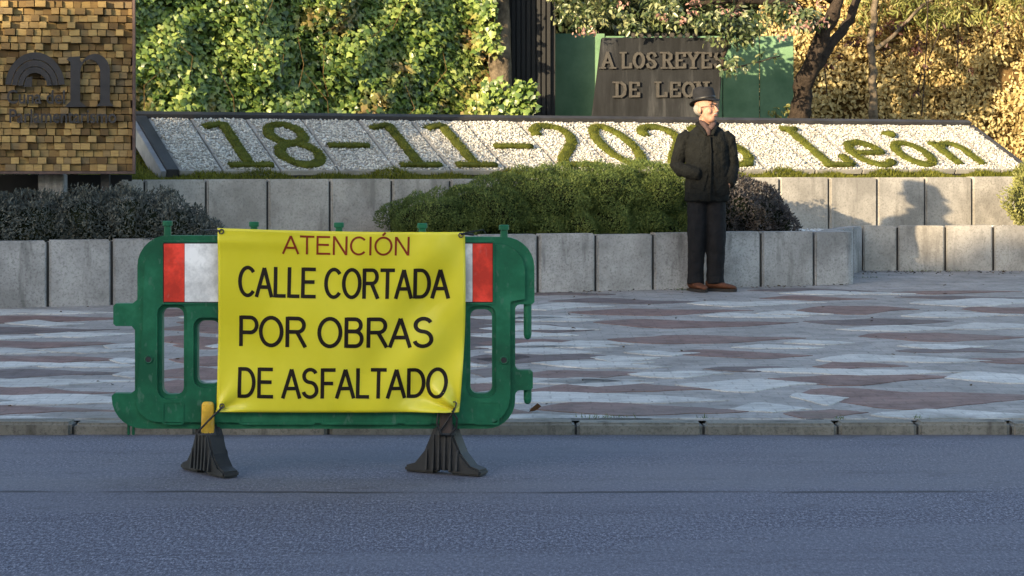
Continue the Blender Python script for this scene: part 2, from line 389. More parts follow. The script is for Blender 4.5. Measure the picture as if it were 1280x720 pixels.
M['litter'] = leaf_mat('leaf_litter', [(0, (.02, .015, .01)), (.6, (.07, .045, .025)), (1, (.30, .27, .22))], .8, .1, 3, .2)

# ------------------------------------------------------------------ the setting: ground, road, kerb, pavement
def sheet(name, pts, mat, sub=None):
    g = G(); g.add(pts, [tuple(range(len(pts)))]); return struct(build(g, name, mat))
sheet('ground', [(-600, -600, -.03), (600, -600, -.03), (600, 900, -.03), (-600, 900, -.03)], M['ground'])
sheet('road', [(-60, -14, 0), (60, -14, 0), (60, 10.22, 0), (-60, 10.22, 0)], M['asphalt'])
ya, yb = 10.335, 25.0
pavement = sheet('pavement', [(-40, ya, pave_z(ya)), (40, ya, pave_z(ya)), (40, yb, pave_z(yb)), (-40, yb, pave_z(yb))], M['paving'])
# coloured inlays of the mosaic: long tongues of red and pale setts, each a thin slab in the pavement
INLAY = {'red': [(690, 865, 376.5, 3), (715, 935, 389.5, 4), (748, 990, 404, 5), (640, 735, 411, 4), (765, 1000, 424, 5), (600, 725, 428.5, 4), (600, 770, 447, 6), (845, 1005, 443, 5), (640, 815, 468, 5), (885, 990, 461, 3), (665, 882, 486, 7), (668, 930, 512, 7),
                 (940, 1085, 363, 2), (1120, 1270, 365, 2), (955, 1085, 373, 2.5), (1125, 1275, 372, 2), (1000, 1140, 387, 5), (1210, 1340, 387, 4), (1010, 1185, 402, 4), (1080, 1275, 421, 5), (1020, 1125, 457, 4), (1125, 1290, 438.5, 3), (1210, 1360, 450, 3.5), (965, 1197, 473, 6), (1010, 1300, 496, 11), (985, 1078, 517, 5),
                 (-150, 145, 398.5, 5), (-190, 140, 412, 5), (-160, 138, 431, 6), (-170, 146, 451, 6), (-120, 158, 468, 5), (-170, 145, 489, 8), (-200, 152, 514, 6), (640, 760, 367.5, 2)],
         'white': [(712, 767, 429.5, 3), (754, 802, 448, 3.2), (796, 850, 441.5, 2.6), (610, 712, 434, 2.2), (680, 795, 454, 3), (800, 892, 468, 4), (600, 782, 475.5, 4), (860, 1000, 481, 6.5), (600, 885, 499, 7), (600, 905, 525, 6), (925, 988, 511, 5), (875, 1010, 379, 3), (640, 730, 399, 3), (660, 745, 383, 3.5), (890, 985, 395, 2.5), (990, 1120, 366.5, 2.2),
                   (960, 1016, 392, 2.2), (995, 1042, 428.5, 2.6), (930, 1005, 434, 2.2), (1138, 1218, 433, 3), (1035, 1212, 450, 5), (950, 1200, 464.5, 3.6), (1005, 1036, 498, 6), (1105, 1330, 521, 8), (950, 1065, 529, 3), (1197, 1330, 473, 6), (1060, 1200, 411, 3), (1190, 1330, 409, 4), (1150, 1300, 378, 4), (1140, 1260, 394, 3),
                   (20, 82, 404.5, 3), (60, 140, 418, 2.6), (60, 152, 438, 3), (145, 172, 432, 3), (65, 152, 457.5, 3), (150, 172, 451, 2.5), (-100, 152, 477, 5), (156, 172, 469, 3), (-100, 152, 502, 8), (-60, 60, 421.5, 2.2), (-60, 55, 440, 2.6), (-60, 120, 390, 2.6), (-50, 150, 529, 2.5)]}
for y_ in (376, 389, 403, 411, 424, 431, 448, 468, 487, 513):                       # behind the barrier and out to the sides
    x_ = 165 + random.uniform(0, 60)
    while x_ < 600:
        L_ = random.uniform(110, 190); INLAY['red'].append((x_, min(x_ + L_, 655), y_ + random.uniform(-2, 2), 4 + (y_ - 370) * .022)); INLAY['white'].append((x_ + L_ * .6, x_ + L_ + 40, y_ + 7 + (y_ - 370) * .03, 2.4 + (y_ - 370) * .02)); x_ += L_ + random.uniform(15, 50)
for (xs_, xe_) in ((-900, -170), (1300, 2150)):
    for y_ in (372, 384, 397, 411, 428, 447, 468, 490, 514):
        x_ = xs_ + random.uniform(0, 60)
        while x_ < xe_:
            L_ = random.uniform(130, 220); INLAY['red'].append((x_, x_ + L_, y_ + random.uniform(-2, 2), 4 + (y_ - 370) * .022)); INLAY['white'].append((x_ + L_ * .6, x_ + L_ + 50, y_ + 7 + (y_ - 370) * .03, 2.4 + (y_ - 370) * .02)); x_ += L_ + random.uniform(15, 60)
for kind_, lst in INLAY.items():
    for q_, (xa_, xb_, yc_, hh_) in enumerate(lst):
        Zc = 3899 / (yc_ - 148); hz = hh_ * 1.05 * Zc / (yc_ - 148); ex = (16 if kind_ == 'white' else 6); X0, X1 = (xa_ - ex - CX) * Zc / F, (xb_ + ex * 1.6 - CX) * Zc / F; m_ = max(10, int((X1 - X0) / .075)); up_, dn_ = [], []
        ph = [random.uniform(0, 6.28) for _ in range(4)]; sl = random.uniform(-.10, .10) * hz * 2; e0, e1_ = random.uniform(.5, .9), random.uniform(.7, 1.2)
        for k in range(m_ + 1):
            t = k / m_; env = min(1, (t / .30) ** e0) * min(1, ((1 - t) / .5) ** e1_) if 0 < t < 1 else 0
            x = X0 + (X1 - X0) * t; c_ = Zc + sl * (t - .5) + hz * .28 * math.sin(t * 5 + ph[2])
            up_.append((x, c_ + hz * env * (1 + .22 * math.sin(t * 9 + ph[0])) + random.uniform(-.016, .016) * (env > 0))); dn_.append((x, c_ - hz * env * (1 + .22 * math.sin(t * 8 + ph[1])) + random.uniform(-.016, .016) * (env > 0)))
        poly = dn_ + up_[-2:0:-1]; zt = .0030 if kind_ == 'red' else .0046
        zt += .0002 * (q_ % 6); g = G(); n_ = len(poly); ymin = 10.372
        poly = [(a, max(b, ymin)) for a, b in poly]
        g.add([(a, b, pave_z(b) + zt) for a, b in poly] + [(a, b, pave_z(b) - .01) for a, b in poly], [tuple(range(n_)), tuple(range(n_, 2 * n_))[::-1]] + [(i, (i + 1) % n_, (i + 1) % n_ + n_, i + n_) for i in range(n_)])
        build(g, kind_ + '_inlay', M['pave_white'] if kind_ == 'white' else (M['pave_red'] if (q_ % 3 or yc_ > 470) else M['pave_dark']), pavement, origin=((X0 + X1) / 2, Zc, pave_z(Zc)))
kerb = G().box((0, 10.285, -.01), (80, .11, .09)); kerb = struct(build(kerb, 'kerb', M['mortar']))
kj = [-1400, -1220, -1050, -890, -720, -560, -400, -240, -75, 90, 245, 410, 560, 720, 880, 1048, 1148, 1265, 1420, 1600, 1760, 1930, 2090, 2250, 2420, 2580]
for i in range(len(kj) - 1):
    x0, x1 = P(kj[i], 0, 10.2).x + .006, P(kj[i + 1], 0, 10.2).x - .006
    dy, dz = random.uniform(-.006, .006), random.uniform(-.005, .004)
    g = G().box(((x0 + x1) / 2, 10.285 + dy, .010 + dz), (x1 - x0, .15, .094), Matrix.Rotation(random.uniform(-.004, .004), 3, 'Y'))
    build(g, 'kerb_stone', M['kerb'], kerb, bevel=.014, seg=3, origin=((x0 + x1) / 2, 10.28, 0))

# ------------------------------------------------------------------ walls of blocks
def block(name, parent, a, b, z0a, z0b, z1a, z1b, back, mat, gap=.011, bev=.012, nudge=.0):
    a, b = Vector((a[0], a[1])), Vector((b[0], b[1])); u = (b - a).normalized(); nb = Vector((-u.y, u.x)); a = a + u * gap; b = b - u * gap
    a = a + nb * nudge; b = b + nb * nudge
    g = G(); p = [a, b, b + nb * back, a + nb * back]; zs0 = [z0a, z0b, z0b, z0a]; zs1 = [z1a, z1b, z1b, z1a]
    g.add([(q.x, q.y, z) for q, z in zip(p, zs0)] + [(q.x, q.y, z) for q, z in zip(p, zs1)],
          [(0, 1, 2, 3), (4, 5, 6, 7), (0, 1, 5, 4), (1, 2, 6, 5), (2, 3, 7, 6), (3, 0, 4, 7)])
    m = (a + b) / 2
    return build(g, name, mat, parent, bevel=bev, origin=(m.x, m.y, z0a), seg=2)
def line_at(px, A, B):
    """where the sight line of a column meets the plan line A-B"""
    k = (px - CX) / F; dx, dy = B[0] - A[0], B[1] - A[1]; t = (k * A[1] - A[0]) / (dx - k * dy); return Vector((A[0] + dx * t, A[1] + dy * t))
LA, LB = P(0, 0, 16.45), P(1030, 0, 18.75)
LA, LB = (LA.x, LA.y), (LB.x, LB.y)
UA, UB = P(150, 0, 17.6), P(1280, 0, 21.6)
UA, UB = (UA.x, UA.y), (UB.x, UB.y)
low = empty('planter_wall', (0, 17.6, .2), 'low grey concrete block wall of the front planter, behind the standing man', 'wall')
lj = [-100, -20, 60, 140, 216, 292, 369, 446, 523, 600, 673, 745, 817, 886, 952, 1018]
TOP = .695
pts = [line_at(q, LA, LB) for q in lj]
for i in range(len(pts) - 1):
    za, zb = pave_z(pts[i].y) - .03, pave_z(pts[i + 1].y) - .03; t = TOP + random.uniform(-.006, .006)
    block('concrete_block', low, pts[i], pts[i + 1], za, zb, t, t, .14, M['block'], nudge=random.uniform(-.006, .006))
c = G()
u = Vector((LB[0] - LA[0], LB[1] - LA[1])).normalized(); nb = Vector((-u.y, u.x))
a, b = pts[0] + nb * .025, pts[-1] + nb * .025
c.prism([(0, 0), (1, 0), (1, 1), (0, 1)], (a.x, a.y, .1), (b - a).to_3d(), (0, 0, TOP - .115), (nb * .10).to_3d())
build(c, 'joint_backing', M['mortar'], low)
# rounded end block that turns back, then the set-back wall
e0 = pts[-1]; e1 = e0 + u * .30
arc = [e0 + u * .011, e1]
for k in range(1, 7):
    an = R(90 * k / 6); arc.append(e1 + u * (.13 * math.sin(an)) + nb * (.13 * (1 - math.cos(an))))
last = arc[-1]; arc += [last + nb * .3]
inn = [arc[-1] - u * .14, arc[0] + nb * .14]
g = G(); poly = [(q.x, q.y) for q in arc + inn]; g.prism(poly, (0, 0, pave_z(18.8) - .03), (1, 0, 0), (0, 1, 0), (0, 0, TOP - .006 - pave_z(18.8) + .03))
build(g, 'rounded_end_block', M['block'], low, bevel=.012)
s0 = arc[-2] + nb * .31; s1 = Vector((P(1078, 0, 20.5).x, 20.5))
L = (s1 - s0).length; nn = 3
for k in range(nn):
    a, b = s0 + (s1 - s0) * (k / nn), s0 + (s1 - s0) * ((k + 1) / nn)
    block('concrete_block', low, a, b, pave_z(a.y) - .03, pave_z(b.y) - .03, TOP - .004, TOP - .004, .14, M['block'])
back = empty('set_back_planter_wall', (4.2, 20.5, .27), 'set-back low concrete block wall at the right end of the pavement', 'wall')
bj = [1078, 1122, 1182, 1242, 1302, 1362, 1422, 1482]
for i in range(len(bj) - 1):
    a, b = P(bj[i], 0, 20.5), P(bj[i + 1], 0, 20.5)
    block('concrete_block', back, (a.x, a.y), (b.x, b.y), pave_z(20.5) - .03, pave_z(20.5) - .03, TOP + random.uniform(-.005, .005), TOP + random.uniform(-.005, .005), .14, M['block2'], nudge=random.uniform(-.004, .004))
a, b = P(1079, 0, 20.53), P(1481, 0, 20.53); build(G().box(((a.x + b.x) / 2, 20.57, .45), (b.x - a.x, .08, .45)), 'joint_backing', M['mortar'], back)

up = empty('terrace_wall', (0, 19.4, .6), 'upper concrete block wall holding up the flower bed terrace', 'wall')
uj = [150, 181, 258, 335, 413, 490, 563, 635, 705, 775, 845, 911, 975, 1037, 1097, 1157, 1216, 1277, 1338, 1400, 1460]
UT = 1.15
upts = [line_at(q, UA, UB) for q in uj]
for i in range(len(upts) - 1):
    t = UT + random.uniform(-.004, .004)
    block('concrete_block', up, upts[i], upts[i + 1], .58, .58, t, t, .14, M['block2'], gap=.009, nudge=random.uniform(-.006, .006))
uu = Vector((UB[0] - UA[0], UB[1] - UA[1])).normalized(); un = Vector((-uu.y, uu.x))
a, b = upts[0] + un * .025 + uu * .01, upts[-1] + un * .025
c = G().prism([(0, 0), (1, 0), (1, 1), (0, 1)], (a.x, a.y, .4), (b - a).to_3d(), (0, 0, UT - .42), (un * .10).to_3d()); build(c, 'joint_backing', M['mortar'], up)
# left return of the terrace wall
q0 = upts[0] + un * .15; q1 = q0 + un * 2.2
for k in range(4):
    a, b = q1 + (q0 - q1) * (k / 4), q1 + (q0 - q1) * ((k + 1) / 4); block('concrete_block', up, a, b, .5, .5, UT, UT, .14, M['block2'])

# planter soil between the walls, terrace ground
def poly_sheet(name, pts2, z, mat): return sheet(name, [(q[0], q[1], z) for q in pts2], mat)
poly_sheet('planter_soil', [pts[0] + nb * .13, pts[-1] + nb * .13, arc[-1] - u * .05, s1 + Vector((-.05, .1)), P(1500, 0, 20.62).to_2d(), upts[-1] + un * .05, upts[0] + un * .05, Vector((-6.6, 17.9))], .655, M['soil'])
tz = UT - .03
terr = [upts[0] + un * .13, upts[-1] + un * .13, Vector((16, 26)), Vector((16, 60)), Vector((-16, 60)), Vector((-16, 21.5)), upts[0] + un * 2.3 + uu * .1]
poly_sheet('terrace_ground', terr, tz, M['turf_base'])
sheet('ground_left', [(-16, 17.3, .4), (-5.0, 17.3, .62), (-3.3, 18.2, .7), (-3.9, 19.9, 1.0), (-4.5, 22.0, 1.12), (-16, 22.5, 1.1)], M['soil'])

# ------------------------------------------------------------------ flower calendar bed
VL, RISE = .95, .46
D0 = Vector((upts[0].x, upts[0].y, 0)) + un.to_3d() * .34
bz = 1.225
Vv = (un * VL).to_3d() + Vector((0, 0, RISE)); U3 = uu.to_3d()
PN = U3.cross(Vv).normalized()                      # faces up and to the viewer
def on_bed(px, py):
    o = Vector((0, 0, H)); d = Vector(((px - CX) / F, 1, -(py - HY) / F)); q0 = D0 + Vector((0, 0, bz)); t = (q0 - o).dot(PN) / d.dot(PN); p = o + d * t
    r = p - q0; v = r.dot(un.to_3d()) / VL; return r.dot(U3), v
def bed(u_, v_, h=0): return D0 + Vector((0, 0, bz)) + U3 * u_ + Vv * v_ + PN * h
uL = on_bed(222, 210)[0]; uR = on_bed(1287, 213)[0]
cal = empty('flower_calendar', bed((uL + uR) / 2, 0) - Vector((0, 0, .15)), 'long sloping bed of white pebbles with the date and León in clipped green planting', 'flower bed')
# joints of the trays
tj = [uL, on_bed(275, 207)[0], on_bed(347, 207)[0], on_bed(420, 207)[0], on_bed(492, 207)[0], on_bed(560, 207)[0]]
rj = [on_bed(1073, 207)[0], on_bed(1131, 207)[0], on_bed(1189, 207)[0], on_bed(1246, 207)[0], uR]
n_mid = 7
tj += [tj[-1] + (rj[0] - tj[-1]) * k / (n_mid + 1) for k in range(1, n_mid + 1)] + rj
for i in range(len(tj) - 1):
    a, b = tj[i] + .008, tj[i + 1] - .008
    g = G().prism([(a, 0), (b, 0), (b, 1), (a, 1)], bed(0, 0, -.05), U3, Vv, PN * .048)
    build(g, 'tray', M['gravel'] if False else pm('tray_grout', (.32, .30, .27), .9) if i == 0 else bpy.data.materials['tray_grout'], cal, bevel=.004, origin=bed((a + b) / 2, 0))
g = G().prism([(uL, 0), (uR, 0), (uR, 1), (uL, 1)], bed(0, 0, -.11), U3, Vv, PN * .05); build(g, 'bed_backing', M['mortar'], cal)
# frame: top strip, left and right cheeks
g = G(); g.prism([(uL - .12, 1.005), (uR + .02, 1.005), (uR + .02, 1.07), (uL - .12, 1.07)], bed(0, 0, -.12), U3, Vv, PN * .155); build(g, 'top_trim', M['steel_dark'], cal, bevel=.004)
g = G(); g.prism([(uL - .115, -.03), (uL - .012, -.03), (uL - .012, 1.0), (uL - .115, 1.0)], bed(0, 0, -.12), U3, Vv, PN * .145); build(g, 'side_cheek', M['steel_dark'], cal, bevel=.004)
g = G(); g.prism([(uL - .165, -.03), (uL - .118, -.03), (uL - .118, 1.0), (uL - .165, 1.0)], bed(0, 0, -.14), U3, Vv, PN * .15); build(g, 'side_flange', pm('grey_steel', (.20, .20, .21), .5, .3), cal, bevel=.004)
g = G(); g.prism([(uR + .004, -.03), (uR + .05, -.03), (uR + .05, 1.0), (uR + .004, 1.0)], bed(0, 0, -.12), U3, Vv, PN * .13); build(g, 'side_cheek', M['steel_dark'], cal, bevel=.004)
# back wall under the bed so that it is solid
g = G().prism([(uL - .1, 0), (uR, 0), (uR, 1), (uL - .1, 1)], bed(0, 1.0, -.13), U3, Vector((0, 0, -.55)), un.to_3d() * .06); build(g, 'back_support', M['steel_dark'], cal)
# pebbles
def pebbles(name, pts, size, mat, parent):
    T = np.array([(1, 0, 0), (-1, 0, 0), (0, 1, 0), (0, -1, 0), (0, 0, .8), (0, 0, -.5), (.62, .62, .35), (-.62, -.62, .3)]); 
    Fc = np.array([(0, 6, 4), (6, 2, 4), (2, 1, 4), (1, 7, 4), (7, 3, 4), (3, 0, 4), (0, 5, 6), (6, 5, 2), (2, 5, 1), (1, 5, 7), (7, 5, 3), (3, 5, 0)])
    n = len(pts); a = rng.uniform(0, 6.28, n); c_, s_ = np.cos(a), np.sin(a)
    V = T[None] * rng.uniform(.6, 1.3, (n, 8, 1)) * rng.uniform(.7, 1.3, (n, 1, 3)) * (size * rng.uniform(.6, 1.25, n))[:, None, None]
    X = V[..., 0] * c_[:, None] - V[..., 1] * s_[:, None]; Yy = V[..., 0] * s_[:, None] + V[..., 1] * c_[:, None]
    tl = rng.normal(0, .5, (n, 1)); V = np.stack([X, Yy * np.cos(tl) - V[..., 2] * np.sin(tl), Yy * np.sin(tl) + V[..., 2] * np.cos(tl)], -1) + np.asarray(pts)[:, None, :]
    return stuff(np_mesh(name, V.reshape(-1, 3), (Fc[None] + (np.arange(n) * 8)[:, None, None]).reshape(-1, 3), mat, parent))
n = 44000; ua = rng.uniform(uL, uR, n); va = rng.uniform(.01, .99, n)
jn = np.array(tj); dist = np.abs(ua[:, None] - jn[None]).min(1); keep = (dist > .026) | (rng.random(n) < .05); ua, va = ua[keep], va[keep]
q0 = np.array(bed(0, 0)); PP = q0 + np.outer(ua, U3) + np.outer(va, Vv) + np.outer(rng.uniform(-.001, .007, len(ua)), PN)
pebbles('pebbles', PP, .0112, M['pebble'], cal)
# planted characters: upright glyphs in the plane of the bed (x in metres, y 0..1 of glyph height)
def ringp(cx, cy, rx, ry, a0=0, a1=360, n=22): return [(cx + rx * math.cos(R(a0 + (a1 - a0) * k / n)), cy + ry * math.sin(R(a0 + (a1 - a0) * k / n))) for k in range(n + 1)]
GL = {'1': [[(-.19, .90), (-.06, .97), (0, .97)], [(0, .97), (0, .02)], [(-.19, 0), (.20, 0)]],
      '8': [ringp(0, .74, .155, .235), ringp(0, .255, .175, .255)],
      '-': [[(-.19, .46), (.19, .46)]],
      '2': [[(-.17, .76), (-.16, .88), (-.08, .98), (.05, .99), (.15, .90), (.17, .74), (.13, .58), (.0, .36), (-.12, .18), (-.18, .02)], [(-.18, .0), (.19, .0)]],
      '0': [ringp(0, .5, .165, .49)],
      '5': [[(.15, .98), (-.13, .98)], [(-.13, .98), (-.15, .56), (-.02, .63), (.10, .58), (.18, .42), (.18, .22), (.08, .03), (-.06, .0), (-.17, .10)]],
      'L': [[(-.16, .97), (.02, .97)], [(-.07, .97), (-.07, .02)], [(-.14, 0), (.19, 0)], [(.19, 0), (.20, .24)]],
      'e': [[(-.14, .32), (.17, .32), (.15, .50), (.03, .60), (-.10, .56), (-.18, .36), (-.16, .16), (-.04, .0), (.10, .02), (.18, .10)]],
      'o': [ringp(0, .30, .165, .29)],
      'n': [[(-.20, .58), (-.13, .58)], [(-.13, .60), (-.13, .02)], [(-.13, .44), (-.04, .57), (.08, .58), (.15, .46), (.16, .02)]],
      '´': [[(-.02, .80), (.03, .86)]]}
chars = [('1', 309), ('8', 381), ('-', 450), ('1', 521), ('1', 590), ('-', 657), ('2', 722), ('0', 791), ('2', 858), ('5', 922), ('L', 1039), ('e', 1096), ('o', 1153), ('´', 1151), ('n', 1208)]
vb, vt = .075, .885
for ch, px in chars:
    u0 = on_bed(px, 203)[0]; g = G(); blP = []
    for stroke in GL[ch]:
        pl = [bed(u0 + a, vb + (vt - vb) * b, .012) for a, b in stroke]
        dense = []
        for i in range(len(pl) - 1):
            m = max(1, int((pl[i + 1] - pl[i]).length / .05)); dense += [pl[i].lerp(pl[i + 1], k / m) for k in range(m)]
        dense.append(pl[-1])
        rad = .053 if ch != '´' else .075
        g.tube(dense, [rad * random.uniform(.82, 1.15) for _ in dense], 8, .5)
        for i in range(len(dense) - 1):
            L_ = (dense[i + 1] - dense[i]).length; m = int(L_ * 1100)
            tdir = (dense[i + 1] - dense[i]).normalized(); side = tdir.cross(PN).normalized()
            for _ in range(m):
                an = random.uniform(-1.5, 1.5); nr = PN * math.cos(an) + side * math.sin(an)
                blP.append((dense[i].lerp(dense[i + 1], random.random()) + PN * (rad * .45 * math.cos(an)) + side * (rad * .95 * math.sin(an)), nr))
    o = build(g, 'planted_accent' if ch == '´' else 'planted_character', M['turf_base'], cal, smooth=True, origin=bed(u0, 0))
    pp = np.array([q[0] for q in blP]); dd = np.array([q[1] for q in blP])
    leaves('clipped_leaves', pp - dd * .006, rng.normal(0, 1, (len(pp), 3)), rng.uniform(.014, .030, len(pp)), M['turf'], o, (NEEDLE[0] * np.array([2.4, 1, 1]), NEEDLE[1]), jn=.2, ddir=dd, jd=.45)

# turf strip along the foot of the bed and at its left end
n = 30000; ua = rng.uniform(-.25, (upts[-1] - upts[0]).length, n); va = rng.uniform(.145, .37, n)
q = np.array([upts[0].x, upts[0].y, 0]); pz = tz - .01 + .125 * np.clip((va - .15) / .2, 0, 1) * (.6 + .4 * np.sin(ua * 3.1) * np.sin(ua * 7.7 + 1))
PP = q + np.outer(ua, uu.to_3d()) + np.outer(va, un.to_3d()); PP[:, 2] = pz
a_ = rng.uniform(-.9, uL, 9000) ; b_ = rng.uniform(.15, 1.6, 9000); P2 = q + np.outer(a_ - 0, uu.to_3d()) + np.outer(b_, un.to_3d()); P2[:, 2] = tz + .28 * np.clip((b_ - .2) / 1.2, 0, 1)
ok = a_ > -.05; P2 = P2[ok]
g = G(); g.add([Vector((upts[0].x, upts[0].y, 0)) + uu.to_3d() * a + un.to_3d() * b + Vector((0, 0, z)) for a, b, z in ((0, .15, tz), (uL - .16, .15, tz), (uL - .17, 1.6, tz + .3), (0, 1.6, tz + .3))], [(0, 1, 2, 3)])
struct(build(g, 'terrace_bank', M['turf_base']))
PP = np.vstack([PP, P2])
gs = leaves('grass', PP, rng.normal(0, 1, (len(PP), 3)), rng.uniform(.025, .055, len(PP)), M['turf'], None, (NEEDLE[0] * np.array([1.5, 1, 1]), NEEDLE[1]), jn=.3, ddir=(0, 0, 1), jd=.45)
gs['label'] = 'mossy turf strip between the terrace wall and the pebble bed'; gs['category'] = 'grass'

# ------------------------------------------------------------------ wood-block signboard at the left
SA = R(8); su = Vector((math.cos(SA), math.sin(SA), 0)); sn = Vector((math.sin(SA), -math.cos(SA), 0)); sz = Vector((0, 0, 1))   # sn: towards the viewer
S1 = P(166, 214, 17.3); SW, SH = 1.42, 1.40
S0 = S1 - su * SW
sign = empty('wooden_block_sign', (S0 + S1) / 2 - sz * .6, 'dark framed signboard faced with wooden blocks carrying black steel letters', 'sign')
def sp(px, py):
    o = Vector((0, 0, H)); d = Vector(((px - CX) / F, 1, -(py - HY) / F)); t = (S0 - o).dot(sn) / d.dot(sn); r = o + d * t - S0; return r.dot(su), r.dot(sz)
g = G().prism([(0, 0), (SW, 0), (SW, SH), (0, SH)], S0 - sn * .06, su, sz, sn * .05); build(g, 'back_panel', pm('dark_backing', (.05, .03, .02), .9), sign)
fr = .022
for nm, poly in (('frame_bar', [(-fr, -fr), (SW + fr, -fr), (SW + fr, 0), (-fr, 0)]), ('frame_bar', [(-fr, SH), (SW + fr, SH), (SW + fr, SH + fr), (-fr, SH + fr)]),
                 ('frame_bar', [(-fr, .0005), (0, .0005), (0, SH - .0005), (-fr, SH - .0005)]), ('frame_bar', [(SW, .0005), (SW + fr, .0005), (SW + fr, SH - .0005), (SW, SH - .0005)])):
    build(G().prism(poly, S0 - sn * .07, su, sz, sn * .17), nm, M['rust'], sign, bevel=.003)
bw, bh = .0685, .0565; nr = int(SH / bh); cells = []
for r_ in range(nr):
    x = -random.uniform(0, .03)
    while x < SW - .015:
        wdt = bw * random.choice((.85, .95, 1, 1, 1.1, 1.25)); x1 = min(x + wdt, SW - .001)
        if x1 - max(x, .001) > .02: cells.append((max(x, .001), x1, r_ * bh + .002, (r_ + 1) * bh - .001))
        x += wdt
x_in = sp(0, 100)[0]
cells.sort(key=lambda c_: (c_[0] < x_in - .03, -c_[2]))
lv = [.004, .012, .028, .042, .058, .072]
rest = G(); cnt = 0
unit_me = None
for (a, b, c_, d_) in cells:
    dep = random.choice(lv) + random.uniform(-.004, .004); cx_, cz_ = (a + b) / 2, (c_ + d_) / 2
    ctr = S0 + su * cx_ + sz * cz_ + sn * (dep / 2 - .009)
    Mx = Matrix((su, -sn, sz)).transposed()
    if cnt < 300:
        if unit_me is None:
            t_ = build(G().box((0, 0, 0), (1, 1, 1)), 'wooden_block', M['wood'], bevel=.03, seg=1); unit_me = t_.data; bpy.data.objects.remove(t_)
        o = bpy.data.objects.new('wooden_block', unit_me); link(o, sign); o.location = ctr - sign.location
        o.rotation_euler = (random.uniform(-.08, .08), random.uniform(-.05, .05), SA + random.uniform(-.12, .12)); o.scale = (b - a - .003, dep + .018, d_ - c_ - .003); cnt += 1
    else: rest.box(ctr, (b - a - .003, dep + .018, d_ - c_ - .003), Mx)
stuff(build(rest, 'wooden_blocks_remaining', M['wood'], sign))
def steel(poly_px, name, off=.088, th=.012):
    pl = [sp(a, b) for a, b in poly_px]; return build(G().prism(pl, S0 + sn * off, su, sz, sn * th), name, M['steel_sign'], sign)
M['steel_sign'] = pm('blackened_steel', (.022, .020, .022), .55, .4, 8, .15, 80, .4)
def arcp(cx, cy, rx, ry, a0, a1, n=16): return [(cx + rx * math.cos(R(a0 + (a1 - a0) * k / n)), cy - ry * math.sin(R(a0 + (a1 - a0) * k / n))) for k in range(n + 1)]
# half-round benches of a hemicycle
for k, (ro, ri) in enumerate(((37, 29.5), (28.6, 22), (21.2, 15))):
    steel(arcp(45, 109, ro, ro * 1.16, 4, 176) + arcp(45, 109, ri, ri * 1.16, 176, 4), 'hemicycle_arc', .086 + .002 * k)
steel([(31, 109), (34, 98), (42, 96), (41, 109)], 'hemicycle_arc', .094)
# letter n
steel([(88, 72), (101, 71), (101, 76)] + arcp(119.5, 89, 18.5, 21, 150, 0, 12) + [(138, 128), (143, 133), (121, 133), (126, 128)] + arcp(113.5, 92, 12.5, 17, 0, 170, 12) + [(101, 92), (101, 127), (109, 134), (82, 134), (89, 127), (89, 78), (84, 75)], 'letter_n')
for s_, bx in (('Cuna del', (10, 113, 82, 130)), ('Parlamentarismo', (13, 137, 146, 154))):
    x0, y1 = sp(bx[0], bx[3])[0], sp(bx[0], bx[3])[1]; x1, y0 = sp(bx[2], bx[1])
    for vv, ff in text_letters(s_, (x0, y1, x1, y0), extrude=.006, offset=.012):
        g = G().add([S0 + su * a + sz * b + sn * (.090 + c_) for a, b, c_ in vv], ff); build(g, 'letter', M['steel_sign'], sign)
# legs of the sign: a concrete pier and dark posts
pb = P(66, 230, 17.36)
build(G().box((pb.x, pb.y, .92), (.205, .16, .56)), 'concrete_pier', M['block'], sign, bevel=.008)
for a in (.25, SW - .22):
    q = S0 + su * a - sn * .10; build(G().box((q.x, q.y, .9), (.07, .05, 1.0)), 'post', M['steel_dark'], sign, bevel=.004)
q = S0 + su * (SW * .5) - sn * .3 ; build(G().prism([(0, -.36), (SW - .02, -.36), (SW - .02, -.03), (0, -.03)], S0 - sn * .35, su, sz, -sn * .04), 'skirt_board', M['fence_dark'], sign)

# ------------------------------------------------------------------ monument: leaning black slab, green boards, slatted screen
def face_box(name, pxs, Y, th, mat, parent, bev=.006):
    """thick panel whose front outline passes through photo points at depth Y"""
    g = G(); f_ = [P(a, b, Y) for a, b in pxs]; n_ = len(f_); vs_ = f_ + [q + Vector((0, th, 0)) for q in f_]
    g.add(vs_, [tuple(range(n_)), tuple(range(n_, 2 * n_))[::-1]] + [(i, i + n_, (i + 1) % n_ + n_, (i + 1) % n_) for i in range(n_)])
    return build(g, name, mat, parent, bevel=bev)
mon = empty('stone_plaque', P(822, 165, 22.1), 'leaning black stone slab with bronze letters A LOS REYES DE LEON', 'monument')
Ys = 22.0
face_box('slab', [(752, 47), (906, 47), (896, 170), (737, 170)], Ys, .16, M['slab'], mon, .008)
build(G().box(P(817, 172, Ys + .14), (1.5, .5, .30)), 'plinth', M['slab'], mon, bevel=.01)
for k in range(9):
    c_ = P(792 + k * 9.6, 44, Ys + .05); build(G().box(c_, (.05, .07, .045)), 'crest_block', M['bronze'], mon, bevel=.006, origin=c_)
